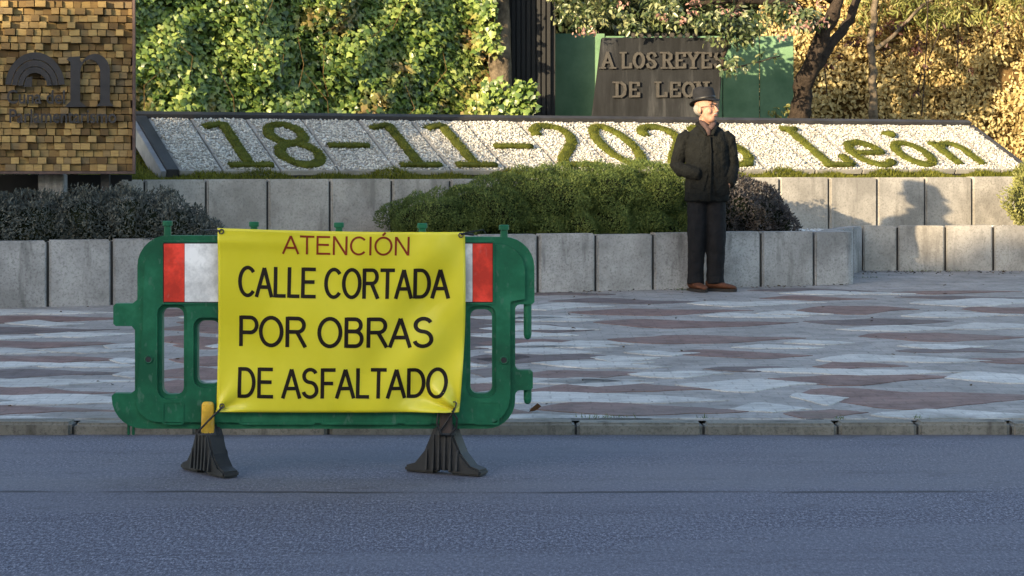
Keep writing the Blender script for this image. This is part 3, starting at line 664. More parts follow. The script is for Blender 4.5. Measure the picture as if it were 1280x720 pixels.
def slab_letters(s_, px0, px1, pyt, pyb):
    """serif capitals as raised strokes"""
    D = {'A': ([((.12, 0), (.5, 1)), ((.5, 1), (.88, 0)), ((.27, .36), (.73, .36))], [(.12, 0), (.88, 0)]),
         'L': ([((.25, 0), (.25, 1)), ((.25, .03), (.85, .03)), ((.85, .03), (.85, .28))], [(.25, 1)]),
         'O': ([tuple(ringp(.5, .5, .38, .47, 0, 360, 14))], []), 'S': ([((.82, .78), (.72, .94), (.5, 1), (.28, .92), (.2, .74), (.34, .57), (.66, .45), (.82, .26), (.72, .08), (.5, 0), (.28, .06), (.17, .24))], []),
         'R': ([((.25, 0), (.25, 1)), ((.25, .98), (.6, .98), (.78, .86), (.78, .66), (.6, .52), (.25, .52)), ((.5, .52), (.86, 0))], [(.25, 0), (.86, 0), (.2, 1)]),
         'E': ([((.25, 0), (.25, 1)), ((.25, .97), (.82, .97)), ((.25, .5), (.66, .5)), ((.25, .03), (.84, .03)), ((.82, .97), (.82, .78)), ((.84, .03), (.84, .24))], []),
         'Y': ([((.12, 1), (.5, .5)), ((.88, 1), (.5, .5)), ((.5, .5), (.5, 0))], [(.12, 1), (.88, 1), (.5, 0)]),
         'D': ([((.25, 0), (.25, 1)), ((.25, .98), (.55, .98), (.8, .8), (.85, .5), (.8, .2), (.55, .02), (.25, .02))], [(.18, 0), (.18, 1)]),
         'N': ([((.2, 0), (.2, 1)), ((.2, 1), (.8, 0)), ((.8, 0), (.8, 1))], [(.2, 0), (.14, 1), (.8, 1)])}
    n_ = len(s_); wl = (px1 - px0) / n_
    for i, ch in enumerate(s_):
        if ch == ' ': continue
        st, se = D[ch]; g = G(); j = 0
        def at(a, b): return P(px0 + wl * (i + a), pyb + (pyt - pyb) * b, Ys - .012)
        for pl in st:
            for k in range(len(pl) - 1):
                a, b = at(*pl[k]), at(*pl[k + 1]); d = b - a; L_ = d.length; j += 1
                Mr = Matrix.Rotation(-math.atan2(d.z, d.x), 3, 'Y'); wd = .030 if abs(d.z) > abs(d.x) * .5 else .02
                g.box((a + b) / 2 + Vector((0, -.0006 * j, 0)), (L_ + wd * .55, .035, wd), Mr)
        for q in se:
            j += 1; g.box(at(*q) + Vector((0, -.0006 * j, 0)), (.072, .035, .016))
        build(g, 'letter', M['bronze'], mon)
slab_letters('A', 751, 768, 66, 85); slab_letters('LOS', 775, 822, 66, 85); slab_letters('REYES', 826, 907, 66, 85); slab_letters('DE', 767, 801, 103, 121); slab_letters('LEON', 818, 886, 103, 121)

Yg = 23.4
gb = empty('green_board', P(850, 165, Yg), 'green painted board screen standing behind the black slab', 'screen')
face_box('panel', [(686, 42), (756, 42), (756, 150), (686, 150)], Yg, .04, M['board_green'], gb, .004)
for a, b in ((757, 800), (801, 852), (853, 903), (904, 949), (950, 992)):
    face_box('panel', [(a, 45), (b, 45), (b, 150), (a, 150)], Yg + random.uniform(-.004, .004), .04, M['board_green'], gb, .004)
face_box('rail', [(690, 60), (990, 60), (990, 72), (690, 72)], Yg + .045, .05, M['board_green'], gb, .004)
sl = empty('dark_slat_screen', P(660, 165, 22.85), 'dark vertical slat screen beside the green board', 'fence')
for k in range(13):
    a = 608 + k * 6.3; face_box('slat', [(a, -80), (a + 4.6, -80), (a + 4.6, 150), (a, 150)], 22.80 + (.012 if k % 2 else 0), .03, M['fence_dark'], sl, .003)
face_box('backing', [(600, -78), (694, -78), (694, 150), (600, 150)], 22.85, .03, M['fence_dark'], sl, 0)

# ------------------------------------------------------------------ plants
def lumps(base, n_, amp):
    ph = rng.uniform(0, 6.28, (n_, 3)); k = rng.uniform(2, 9, (n_, 3)) * rng.choice([-1, 1], (n_, 3))
    return lambda p: amp * sum(np.sin((p * k[i]).sum(1) + ph[i, 0]) for i in range(n_)) / n_ ** .5
# ivy-covered bank
IA, IB = P(120, 0, 20.0), P(628, 0, 22.6); iu = Vector((IB.x - IA.x, IB.y - IA.y, 0)); IL = iu.length; iu.normalize(); inn_ = Vector((iu.y, -iu.x, 0))
ivy = empty('ivy_hedge', (IA + IB).to_2d().to_3d() / 2 + Vector((0, 0, 1.1)), 'tall sunlit bank of ivy behind the left half of the pebble bed', 'hedge')
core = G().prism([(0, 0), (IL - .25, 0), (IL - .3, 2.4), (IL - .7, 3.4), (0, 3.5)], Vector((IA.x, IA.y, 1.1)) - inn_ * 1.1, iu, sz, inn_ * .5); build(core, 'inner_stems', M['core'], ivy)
n = 48000; ua = rng.uniform(-.1, IL, n); za = rng.uniform(1.1, 4.6, n)
edge = IL + .05 - .28 * np.clip((za - 1.9) / 1.0, 0, 3) + .50 * np.clip((2.02 - za) / .3, 0, 1) + rng.normal(0, .06, n); ok = ua < edge; ua, za = ua[ok], za[ok]; n = len(ua)
fl = lumps(None, 7, .10); dd = fl(np.stack([ua, za, za * .5], 1)); lay = rng.exponential(.13, n)
PP = np.array(IA)[None] * [1, 1, 0] + np.outer(ua, iu) + np.outer(dd - lay + .15 * np.clip((1.9 - za) / .6, 0, 1.3), inn_); PP[:, 2] += za
leaves('ivy_leaves', PP, np.array(inn_) + [0, 0, .45], rng.uniform(.038, .078, n), M['ivy'], ivy, IVY, jn=.45)
cl = [(P(rng.uniform(596, 662), rng.uniform(112, 146) + 0, 22.15 + rng.normal(0, .05)), .06) for _ in range(34)] + [(P(rng.uniform(600, 618), rng.uniform(0, 120), 22.3), .05) for _ in range(14)]
pp = np.vstack([np.array(c_) + rng.normal(0, r_, (26, 3)) for c_, r_ in cl]); leaves('ivy_runners', pp, (-.4, -1, .4), rng.uniform(.045, .08, len(pp)), M['ivy'], ivy, IVY, jn=.45)
g = G()
for k in range(20):
    a = rng.uniform(0, IL - .3); z0 = rng.uniform(1.5, 2.8); q = Vector((IA.x, IA.y, 0)) + iu * a + inn_ * .02
    g.tube([q + Vector((0, 0, z0)), q + iu * rng.uniform(-.2, .2) + inn_ * .06 + sz * (z0 + .22), q + iu * rng.uniform(-.4, .4) + sz * (z0 + .5)], [.004, .0035, .002], 4)
stuff(build(g, 'bare_stems', M['core_tan'], ivy))

def trunk_tube(g, pts_, rads, n_=9, j=.02):
    out, rr = [], []
    for i in range(len(pts_) - 1):
        m = 5
        for k in range(m):
            t = k / m; out.append(pts_[i].lerp(pts_[i + 1], t) + Vector((rng.normal(0, j), rng.normal(0, j), 0))); rr.append((rads[i] + (rads[i + 1] - rads[i]) * t) * rng.uniform(.92, 1.08))
    out.append(pts_[-1]); rr.append(rads[-1]); g.tube(out, rr, n_)
# pale trunk at the edge of the ivy
pt = empty('pale_tree', P(625, 165, 22.2), 'pale barked tree trunk between the ivy and the dark slats', 'tree')
g = G(); trunk_tube(g, [P(627, 170, 22.5), P(626, 80, 22.5), P(623, -20, 22.5), P(615, -200, 22.3)], [.125, .115, .11, .09], 12, .005); build(g, 'trunk', M['bark_pale'], pt, smooth=True)
cl = []
for k in range(26): cl.append((P(615 + rng.normal(0, 60), -220 + rng.normal(0, 45), 23 + rng.normal(0, .4)), rng.uniform(.15, .3)))
def clump_pts(cl, per):
    pp, nn_ = [], []
    for c_, r_ in cl:
        m = int(per * (r_ / .2) ** 2); d = unit(rng.normal(0, 1, (m, 3))); rad = r_ * rng.uniform(.45, 1.08, m) ** .6
        pp.append(np.array(c_) + d * rad[:, None] * [1.15, 1.0, .8]); nn_.append(d + [0, 0, .5])
    return np.vstack(pp), np.vstack(nn_)
pp, nn_ = clump_pts(cl, 90); leaves('crown', pp, nn_, rng.uniform(.06, .09, len(pp)), M['dark_leaf'], pt, OVAL)

# dark evergreen mass far behind
for k, (x, Y, h_, lab) in enumerate(((-5.4, 27.5, 7, 'dark evergreen behind the wooden sign and left ivy'), (-1.2, 27.8, 7.5, 'dark evergreen behind the slat screen and pale trunk'), (2.6, 27.6, 7.2, 'dark evergreen behind the green board'), (7.0, 29.0, 6.5, 'dark evergreen behind the copper hedge on the right'))):
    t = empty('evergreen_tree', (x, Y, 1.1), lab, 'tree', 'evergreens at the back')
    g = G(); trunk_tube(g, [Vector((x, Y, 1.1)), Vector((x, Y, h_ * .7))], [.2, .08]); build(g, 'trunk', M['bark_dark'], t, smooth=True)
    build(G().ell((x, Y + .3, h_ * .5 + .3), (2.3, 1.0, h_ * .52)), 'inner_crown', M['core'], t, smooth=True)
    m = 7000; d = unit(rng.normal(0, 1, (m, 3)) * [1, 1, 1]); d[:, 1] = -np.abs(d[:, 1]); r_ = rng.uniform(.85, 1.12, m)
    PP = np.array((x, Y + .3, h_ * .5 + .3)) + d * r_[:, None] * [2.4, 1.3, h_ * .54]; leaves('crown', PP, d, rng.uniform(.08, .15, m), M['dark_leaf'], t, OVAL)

# copper beech hedge at the right
hedge = empty('copper_hedge', P(1140, 165, 25), 'golden brown autumn hedge behind the right half of the pebble bed', 'hedge')
ha, hb = P(965, 0, 24.9), P(1400, 0, 25.2)
build(G().box(((ha.x + hb.x) / 2, 25.75, 2.6), (hb.x - ha.x, .7, 3.1)), 'inner_twigs', M['core_tan'], hedge)
n = 34000; xa = rng.uniform(ha.x - .1, hb.x + .1, n); za = rng.uniform(1.1, 4.3, n); fl = lumps(None, 8, .13); lay = rng.exponential(.12, n)
PP = np.stack([xa, 25.15 + fl(np.stack([xa, za, za * .3], 1)) + lay, za], 1)
leaves('copper_leaves', PP, (-.3, -1, .45), rng.uniform(.04, .075, n), M['beech'], hedge, OVAL, jn=.55)

def twig_tree(name, label, base_pts, rads, limbs, clumps, per, lsize, lmat, tm, bark, cat='tree', extra=None):
    t = empty(name, base_pts[0], label, cat); g = G(); trunk_tube(g, base_pts, rads, j=.012); build(g, 'trunk', bark, t, smooth=True)
    for pl, rr in limbs: g = G(); trunk_tube(g, pl, rr, 7, .012); build(g, 'limb', bark, t, smooth=True)
    pp, nn_ = clump_pts(clumps, per); leaves('crown', pp, nn_, rng.uniform(lsize[0], lsize[1], len(pp)), lmat, t, tm)
    for q in (extra or []): q(t)
    return t
# leaning dark-trunked flowering tree over the monument
cl = []
for (a, b, r_, Y) in ((735, 25, .16, 22.2), (770, 14, .2, 22.1), (815, 18, .2, 22.0), (850, 8, .2, 22.0), (880, 25, .18, 21.9), (918, 40, .15, 21.8), (925, 20, .2, 21.9), (960, 12, .2, 22.2), (940, 45, .12, 21.9), (985, 20, .17, 22.3), (715, 10, .14, 22.3), (1015, 25, .16, 22.4), (912, 78, .09, 21.7), (760, -25, .3, 22.3), (830, -30, .3, 22.3), (900, -30, .3, 22.3), (700, -45, .25, 22.4), (790, 30, .09, 21.9), (845, 32, .1, 21.9)):
    for k in range(3): cl.append((P(a + rng.normal(0, 10), b + rng.normal(0, 6), Y + rng.normal(0, .12)), r_ * rng.uniform(.6, 1)))
for k in range(9): cl.append((P(905 + k * 8.5, 86 - k * 2.2 + rng.normal(0, 4), 21.75), .055 - k * .003))
for k in range(5): cl.append((P(716 - k * 6, 21 + rng.normal(0, 1), 22.2), .035))
def flowers(t):
    c2 = [(P(a + rng.normal(0, 4), b + rng.normal(0, 4), 21.75), .06) for a, b in ((850, 18), (862, 10), (833, 22), (735, 36), (925, 22), (1000, 12), (1015, 22), (1022, 8), (995, 38), (980, 45), (790, 8), (722, 38), (1030, 30), (872, 5), (905, 12), (1008, 30))]
    p_, n__ = clump_pts(c2, 160); leaves('blossom', p_, n__, rng.uniform(.03, .05, len(p_)), M['pinkish'], t, OVAL)
lt_ = [P(1000, 160, 22.9), P(1004, 110, 22.8), P(1022, 55, 22.7), P(1042, 10, 22.6), P(1060, -40, 22.6)]
limbs = [([P(1008, 100, 22.8), P(1036, 62, 22.9), P(1062, 25, 23.0), P(1085, -30, 23)], [.07, .06, .05, .04]),
         ([P(1030, 35, 22.65), P(990, 5, 22.4), P(930, 0, 22.2), P(860, 5, 22.1)], [.05, .045, .035, .02]),
         ([P(930, 0, 22.2), P(912, 25, 22.0), P(906, 60, 21.85), P(900, 88, 21.75)], [.035, .03, .022, .01]),
         ([P(903, 88, 21.76), P(930, 82, 21.75), P(975, 70, 21.75)], [.012, .009, .005]),
         ([P(1040, 0, 22.6), P(970, -50, 22.4), P(840, -70, 22.3), P(740, 0, 22.25)], [.05, .045, .035, .015])]
twig_tree('flowering_tree', 'dark leaning tree with glossy leaves and pink blossom overhanging the slab', lt_, [.12, .105, .085, .07, .05], limbs, cl, 105, (.05, .085), M['camellia'], OVAL, M['bark_dark'], extra=[flowers])
# pale young tree with long leaves at the top right
cl = []
for k in range(60):
    a = rng.uniform(1065, 1330); b = rng.uniform(-40, 30) - max(0, (a - 1180)) * .15; cl.append((P(a, b, 24.75 + rng.normal(0, .12)), rng.uniform(.10, .18)))
def redclumps(t):
    c2 = [(P(a, b, 24.55), r_) for a, b, r_ in ((1145, 62, .09), (1150, 50, .08), (1120, 32, .12), (1095, 38, .09), (1063, 52, .09), (1078, 52, .08), (1160, 80, .065), (1110, 55, .07), (1175, 32, .07), (1195, 48, .055), (1208, 52, .05), (1147, 115, .055), (1037, 82, .045), (1048, 70, .06), (1210, 88, .045), (1200, 78, .035), (1245, 36, .05), (1260, 30, .04))]
    p_, n__ = clump_pts(c2, 170); leaves('dark_leaves', p_, n__, rng.uniform(.04, .065, len(p_)), M['redleaf'], t, OVAL)
    g = G()
    for pl in (((1098, 62), (1108, 72), (1118, 62)), ((1160, 0), (1158, 60), (1152, 145)), ((1198, 20), (1197, 80)), ((1152, 90), (1147, 115)), ((1030, 75), (1034, 120)), ((1175, 40), (1160, 75))):
        g.tube([P(a, b, 24.55) for a, b in pl], .008, 5)
    stuff(build(g, 'twigs', M['bark_dark'], t))
twig_tree('young_pale_tree', 'slim pale trunk with yellowish long leaves before the copper hedge', [P(1092, 160, 24.5), P(1091, 110, 24.5), P(1089, 62, 24.5), P(1094, 0, 24.6), P(1110, -90, 24.7)], [.055, .045, .042, .036, .02],
          [([P(1090, 66, 24.5), P(1115, 45, 24.5), P(1150, 10, 24.6), P(1200, -25, 24.7)], [.03, .025, .02, .012])], cl, 60, (.08, .13), M['willow'], LONG, M['bark_pale'], extra=[redclumps])

# shrubs
def shrub(name, label, ells, per, lsize, lmat, tm, jn=.5, ddir=None, group=None, core_s=.80, jd=.5, flo=.83):
    c0 = ells[0][0]; t = empty(name, (c0[0], c0[1], .65), label, 'shrub', group); g = G(); pp, nn_ = [], []
    for c_, r_ in ells:
        c_ = Vector(c_); g.ell(c_, [q * core_s for q in r_])
        area = (r_[0] * r_[2] + r_[0] * r_[1]) * 6; m = int(area * per); d = unit(rng.normal(0, 1, (m, 3))); d = d[d[:, 2] > -.9]; m = len(d)
        fl_ = lumps(None, 6, .055); q = np.array(c_) + d * np.array(r_) * rng.uniform(flo, 1.03, (m, 1)); q += d * fl_(q * 2.6)[:, None]
        ins = np.zeros(m, bool)
        for c2, r2 in ells:
            if c2 is not c_ and not (Vector(c2) - c_).length < 1e-6: ins |= (((q - np.array(c2)) / (np.array(r2) * .8)) ** 2).sum(1) < 1
        pp.append(q[~ins]); nn_.append(d[~ins])
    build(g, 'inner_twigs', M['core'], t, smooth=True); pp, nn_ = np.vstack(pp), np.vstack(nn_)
    k = pp[:, 2] > .62; pp, nn_ = pp[k], nn_[k]
    dv = nn_ * .8 + [0, 0, .6] if ddir is None else ddir
    leaves('foliage', pp, nn_ if ddir is not None else rng.normal(0, 1, (len(pp), 3)), rng.uniform(lsize[0], lsize[1], len(pp)), lmat, t, tm, jn=jn, ddir=dv, jd=jd); return t
BL = (OVAL[0] * np.array([.75, 1, 1]), OVAL[1])
def E(px, py, Y, rx, ry, rz): return (tuple(P(px, py, Y)), (rx, ry, rz))
shrub('grey_shrub', 'low grey-leaved shrub spilling over the wall below the wooden sign', [E(45, 290, 17.0, .42, .33, .30), E(-25, 285, 16.9, .4, .33, .28), E(105, 284, 17.05, .32, .3, .28)], 6500, (.018, .038), M['grey_leaf'], BL, core_s=.68)
shrub('grey_shrub', 'grey-leaved shrub just left of the barrier top, right of its twin', [E(165, 283, 17.12, .36, .3, .31), E(222, 292, 17.2, .30, .27, .26), E(255, 300, 17.25, .16, .2, .15)], 6500, (.018, .038), M['grey_leaf'], BL, core_s=.68)
shrub('juniper_shrub', 'broad clipped green juniper in the planter behind the barrier and man', [E(545, 274, 18.3, .42, .35, .20), E(610, 264, 18.45, .45, .38, .27), E(680, 254, 18.6, .5, .42, .30), E(750, 250, 18.75, .5, .45, .31), E(815, 248, 18.9, .42, .42, .31), E(518, 281, 18.25, .22, .25, .12), E(700, 282, 18.55, .9, .36, .18), E(800, 280, 18.75, .5, .36, .18)], 19000, (.012, .026), M["juniper"], (NEEDLE[0] * np.array([3.2, 1, 1]), NEEDLE[1]), jd=.7, flo=.86, core_s=.72)
shrub('purplish_shrub', 'purplish grey twiggy shrub right of the standing man', [E(905, 262, 19.35, .38, .33, .32), E(945, 268, 19.45, .28, .28, .27), E(972, 280, 19.5, .17, .2, .17)], 6500, (.018, .038), M['purple_leaf'], BL, core_s=.7)
shrub('sunlit_shrub', 'small sunlit shrub at the right edge before the terrace wall', [E(1292, 250, 20.95, .24, .25, .30), E(1300, 228, 21.0, .2, .22, .2)], 4500, (.025, .045), M['willow'], BL)
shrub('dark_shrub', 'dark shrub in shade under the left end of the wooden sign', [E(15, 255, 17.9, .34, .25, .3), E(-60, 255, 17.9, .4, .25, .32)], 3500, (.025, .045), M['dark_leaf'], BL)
# gravel on the planter soil
n = 16000; xa = rng.uniform(-2.2, 6.2, n); ya_ = rng.uniform(16.9, 21.6, n)
A_, B_ = np.array(UA), np.array(UB); t_ = (xa - A_[0]) / (B_[0] - A_[0]); yu = A_[1] + t_ * (B_[1] - A_[1]); yl = LA[1] + (xa - LA[0]) / (LB[0] - LA[0]) * (LB[1] - LA[1]) + .17; yl = np.where(xa > e1.x + .02, 20.66, yl)
ok = (ya_ < yu - .01) & (ya_ > yl); PP = np.stack([xa, ya_, np.full(n, .66)], 1)[ok]
gv = pebbles('gravel', PP, .018, M['gravel'], None); gv['label'] = 'pale gravel covering the planter soil between the walls'; gv['category'] = 'gravel'
# small weeds on top of the bed frame and by the slab
for k, (px, py, Y, lab) in enumerate(((785, 137, 22.4, 'yellowish weed tuft in front of the black slab'), (970, 140, 22.9, 'small weed at the foot of the green board, nearer the slab'), (985, 136, 22.95, 'small weed at the foot of the green board, nearer the tree trunk'))):
    c_ = P(px, py, Y); t = empty('weed', (c_.x, c_.y, 1.2), lab, 'weed'); pp, nn_ = clump_pts([(c_, .07)], 240); leaves('leaves', pp, nn_, .045, M['willow'], t, OVAL)
    g = G(); g.tube([Vector((c_.x, c_.y, 1.1)), c_], [.008, .005], 5); build(g, 'stem', M['core_tan'], t)

# fallen leaf and litter on the pavement
lf = G(); q = P(669, 513, 10.62); q.z = pave_z(q.y)
pr = [(-.03, -.012, .004), (-.012, -.028, .03), (.012, -.022, .048), (.03, .0, .03), (.012, .024, .012), (-.018, .02, .022)]
lf.add([q + Vector(a) for a in pr] + [q + Vector((0, 0, .008))], [(6, i, (i + 1) % 6) for i in range(6)])
tag(build(lf, 'fallen_leaf', M['dead_leaf'], origin=q), 'curled brown fallen leaf on the paving right of the barrier', 'leaf')
n = 150; xa = rng.uniform(-4.5, 5.5, n); ya_ = 10.5 + 8.3 * rng.random(n); zz = pave_z(ya_) + .006
n2 = 190; xb = rng.uniform(3.0, 6, n2); yb_ = 20.4 - rng.exponential(.16, n2); n3 = 90; t3 = rng.random(n3); xc = pts[9].x + (e1.x - pts[9].x) * t3; yc = pts[9].y + (e1.y - pts[9].y) * t3 - rng.exponential(.03, n3) - .015
PP = np.stack([np.r_[xa, xb, xc], np.r_[ya_, yb_, yc], np.r_[zz, pave_z(yb_) + .008, pave_z(yc) + .006]], 1)
ll = leaves('leaf_litter', PP, (0, 0, 1), rng.uniform(.015, .045, len(PP)), M['litter'], None, OVAL, jn=.35); ll['label'] = 'scattered dry leaf bits on the paving and along the walls'; ll['category'] = 'leaf litter'
# weeds in the kerb joints and at the wall foot
kp = []
for a, Y, m, spd in ((180, 10.40, 20, .02), (750, 10.40, 60, .05), (768, 10.4, 40, .05), (1146, 10.39, 40, .02), (880, 10.39, 24, .02), (1048, 10.38, 26, .015), (855, 18.18, 50, .06), (1150, 20.42, 60, .1), (1200, 20.42, 40, .1), (1080, 19.6, 40, .1), (735, 17.75, 14, .03)):
    c_ = P(a, 0, Y)
    for _ in range(m): kp.append((c_.x + rng.normal(0, spd), Y + rng.normal(0, .012), pave_z(Y)))
kp = np.array(kp); wg = leaves('weeds', kp, rng.normal(0, 1, (len(kp), 3)), rng.uniform(.012, .034, len(kp)), M['juniper'], None, (NEEDLE[0] * np.array([1.2, 1, 1]), NEEDLE[1]), ddir=(0, 0, 1), jd=.45)
wg['label'] = 'small weeds growing in the kerb joints and at the wall foot'; wg['category'] = 'weeds'

# ------------------------------------------------------------------ plastic barrier with its feet
YB = 8.95; SB = F / YB
def b2(px, py): return ((px - CX) / SB, H - (py - HY) / SB)
def arc_px(cx, cy, r, a0, a1, n=7): return [b2(cx + r * math.cos(R(a0 + (a1 - a0) * k / n)), cy - r * math.sin(R(a0 + (a1 - a0) * k / n))) for k in range(n + 1)]
barrier = empty('road_barrier', (b2(405, 0)[0], YB, 0), 'green plastic road barrier with red and white boards on black feet', 'barrier')
def flat(me, y0): return mesh_g(me, lambda c_: Vector((c_.x, y0 - c_.z, c_.y)))
outline = arc_px(211, 332, 38, 180, 90) + arc_px(630, 334, 38, 90, 0) + [b2(668, 377), b2(665, 380), b2(650, 380)] + arc_px(650, 386, 6, 90, 180, 3) + [b2(644, 454)] + arc_px(650, 456, 6, 180, 270, 3) + [b2(663, 462), b2(666, 465), b2(666, 484), b2(663, 487), b2(650, 487)] + arc_px(650, 493, 6, 90, 180, 3) + \
    arc_px(608, 499, 36, 0, -90) + arc_px(180, 496, 39, 270, 180) + [b2(141, 494), b2(144, 491), b2(165, 491), b2(170, 487), b2(170, 412), b2(166, 407), b2(146, 407), b2(143, 404), b2(143, 382), b2(146, 379), b2(167, 379), b2(173, 374)]
def slot(x0, y0, x1, y1, r=9): return arc_px(x0 + r, y0 + r, r, 180, 90, 4) + arc_px(x1 - r, y0 + r, r, 90, 0, 4) + arc_px(x1 - r, y1 - r, r, 0, -90, 4) + arc_px(x0 + r, y1 - r, r, -90, -180, 4)
holes = [slot(204, 384, 231, 492), slot(588, 386, 615, 491)] + [slot(248 + k * 42.5, 400, 276 + k * 42.5, 479) for k in range(8)]
build(flat(curve_mesh([outline] + holes, .026), YB), 'body', M['green_plastic'], barrier, bevel=.010, seg=3, angle=60)
# raised middle face with a stepped edge, a lip round each slot, sunk fields
def inset(pts_, d):
    q = np.array(pts_); c_ = np.roll(q, -1, 0) - np.roll(q, 1, 0); nrm = np.stack([c_[:, 1], -c_[:, 0]], 1); nrm /= np.linalg.norm(nrm, axis=1, keepdims=True) + 1e-9
    return [tuple(a) for a in q + nrm * d]
core_o = arc_px(213, 334, 30, 180, 90) + arc_px(624, 337, 32, 90, 0) + [b2(656, 373), b2(638, 376), b2(638, 500)] + arc_px(606, 497, 31, 0, -90) + arc_px(200, 498, 28, 270, 180) + [b2(181, 410), b2(181, 373)]
big_holes = [slot(199, 379, 236, 497, 12), slot(583, 381, 620, 496, 12)] + [slot(244 + k * 42.5, 396, 280 + k * 42.5, 483, 11) for k in range(8)]
win = [b2(205, 302), b2(617, 302), b2(617, 379), b2(205, 379)]
win2 = [b2(205, 302), b2(617, 302), b2(617, 377.5), b2(205, 377.5)]
build(flat(curve_mesh([core_o] + big_holes, .016), YB - .030), 'raised_face', M['green_plastic'], barrier, bevel=.006, seg=3, angle=60)
build(flat(curve_mesh([slot(203.5, 300, 618.5, 379.5, 2), slot(206, 302.5, 616.5, 377.5, 1.5)], .004), YB - .0475), 'board_frame', M['green_plastic'], barrier)
build(flat(curve_mesh([slot(205, 301.5, 617.5, 378.5, 1.5)], .001), YB - .0463), 'board_bed', M['cable'], barrier)
xs = [207, 233] + [291, 351, 411, 471, 531] + [591, 616]
for i in range(len(xs) - 1):
    a, b = xs[i] + .25, xs[i + 1] - .25; p0, p1 = b2(a, 304), b2(b, 376.3)
    build(G().box(((p0[0] + p1[0]) / 2, YB - .0485, (p0[1] + p1[1]) / 2), (p1[0] - p0[0], .005, p0[1] - p1[1])), 'reflective_board', M['red_film'] if i in (0, 2, 4, 7) else M['white_film'], barrier)
for x0, x1 in ((205, 232), (300, 395), (402, 498), (505, 540), (593, 624)):
    for off, r_ in ((0, 0),):
        lp = slot(x0, 500, x1, 529, 3); lp2 = slot(x0 + 2, 502, x1 - 2, 527, 2.5)
        build(flat(curve_mesh([lp, lp2], .003), YB - .046), 'moulded_field', M['green_plastic'], barrier)
for px, top in ((210, 276), (318, 277), (424, 278), (528, 279), (630, 281)):
    x, z = b2(px, 296); zt = b2(px, top)[1]; g = G().rings([(x, YB - .01, z - .02, .020, .014), (x, YB - .01, z + .005, .016, .012), (x, YB - .01, zt - .022, .0145, .012), (x, YB - .01, zt - .020, .021, .016), (x, YB - .01, zt - .003, .021, .016), (x, YB - .01, zt, .018, .013)], 12, 3.2)
    build(g, 'peg', M['green_plastic'], barrier)
for px, y0, y1 in ((659.5, 374, 424), (659.5, 482, 505)):
    x, z = b2(px, y0); zt = b2(px, y1)[1]; g = G().rings([(x, YB, z, .0165, .0165), (x, YB, zt + .02, .0165, .0165), (x, YB, zt + .006, .013, .013), (x, YB, zt, .006, .006)], 12); build(g, 'hook_pin', M['green_plastic'], barrier, smooth=False)
for px in (161, 167): x, z = b2(px, 530); build(G().box((x, YB, z - .02), (.010, .02, .05)), 'stub', M['green_plastic'], barrier, bevel=.002)
for px, py in ((188, 448), (630, 449)):
    x, z = b2(px, py); g = G(); g.tube([Vector((x, YB - .050, z)), Vector((x, YB - .02, z))], .013, 12); o = build(g, 'bolt_hole', M['black_rubber'], barrier)
    t_ = [Vector((x + .0145 * math.cos(a), YB - .0475, z + .0145 * math.sin(a))) for a in np.linspace(0, 2 * math.pi, 17)]; g = G(); g.tube(t_, .004, 6); build(g, 'bolt_ring', M['green_plastic'], barrier)
# feet
def foot(px, yaw, neck_mat, neck_top, lab):
    x = b2(px, 0)[0]; f_ = bpy.data.objects.new('x', None)
    ca, sa = math.cos(yaw), math.sin(yaw)
    def W(a, b, z): return Vector((x + a * ca - b * sa, YB - .02 + a * sa + b * ca, z))
    g = G()
    prof = [(-.178, .010), (-.178, .034), (-.130, .048), (-.085, .100), (-.040, .20), (.040, .20), (.085, .098), (.130, .048), (.178, .034), (.178, .010), (.04, .010), (.032, .024), (-.032, .024), (-.04, .010)]
    g.prism(prof, W(0, -.038, -.006), Vector((ca, sa, 0)), Vector((0, 0, 1)), Vector((-sa, ca, 0)) * .076)
    ft = build(g, 'foot', M['black_rubber'], barrier, bevel=.007, origin=W(0, 0, 0)); ft['label'] = lab
    for k, a in enumerate((-.070, -.038, -.012, .016, .042, .072)):
        h_ = .19 - max(0, abs(a) - .040) * 2.0
        for s_ in (-1, 1):
            g = G()
            p = [W(a - .006, s_ * .036, .02), W(a + .006, s_ * .036, .02), W(a + .006, s_ * .036, h_ - .02), W(a - .006, s_ * .036, h_ - .02)]; q = [W(a - .005, s_ * .052, .02), W(a + .005, s_ * .052, .02), W(a + .004, s_ * .042, h_ - .03), W(a - .004, s_ * .042, h_ - .03)]
            g.add(p + q, [(0, 1, 2, 3), (4, 5, 6, 7), (0, 1, 5, 4), (1, 2, 6, 5), (2, 3, 7, 6), (3, 0, 4, 7)])
            build(g, 'rib', M['black_rubber'], ft)
    zt = b2(px, neck_top)[1]; g = G().rings([(x, YB - .062, .17, .028, .014), (x, YB - .062, zt - .012, .0255, .013), (x, YB - .062, zt - .003, .021, .010), (x, YB - .062, zt, .014, .006)], 14, 4); build(g, 'neck', neck_mat, ft)
    g = G().rings([(x, YB - .035, .165, .045, .045), (x, YB - .03, .19, .038, .040), (x, YB - .03, .205, .03, .03)], 14, 3.5); build(g, 'collar', M['black_rubber'], ft)
foot(262.5, R(-52), M['yellow_plastic'], 500, 'black foot with a yellow neck under the left of the barrier')
foot(558, R(-27), M['brown_neck'], 508, 'black foot with a scuffed dark neck under the right of the barrier')

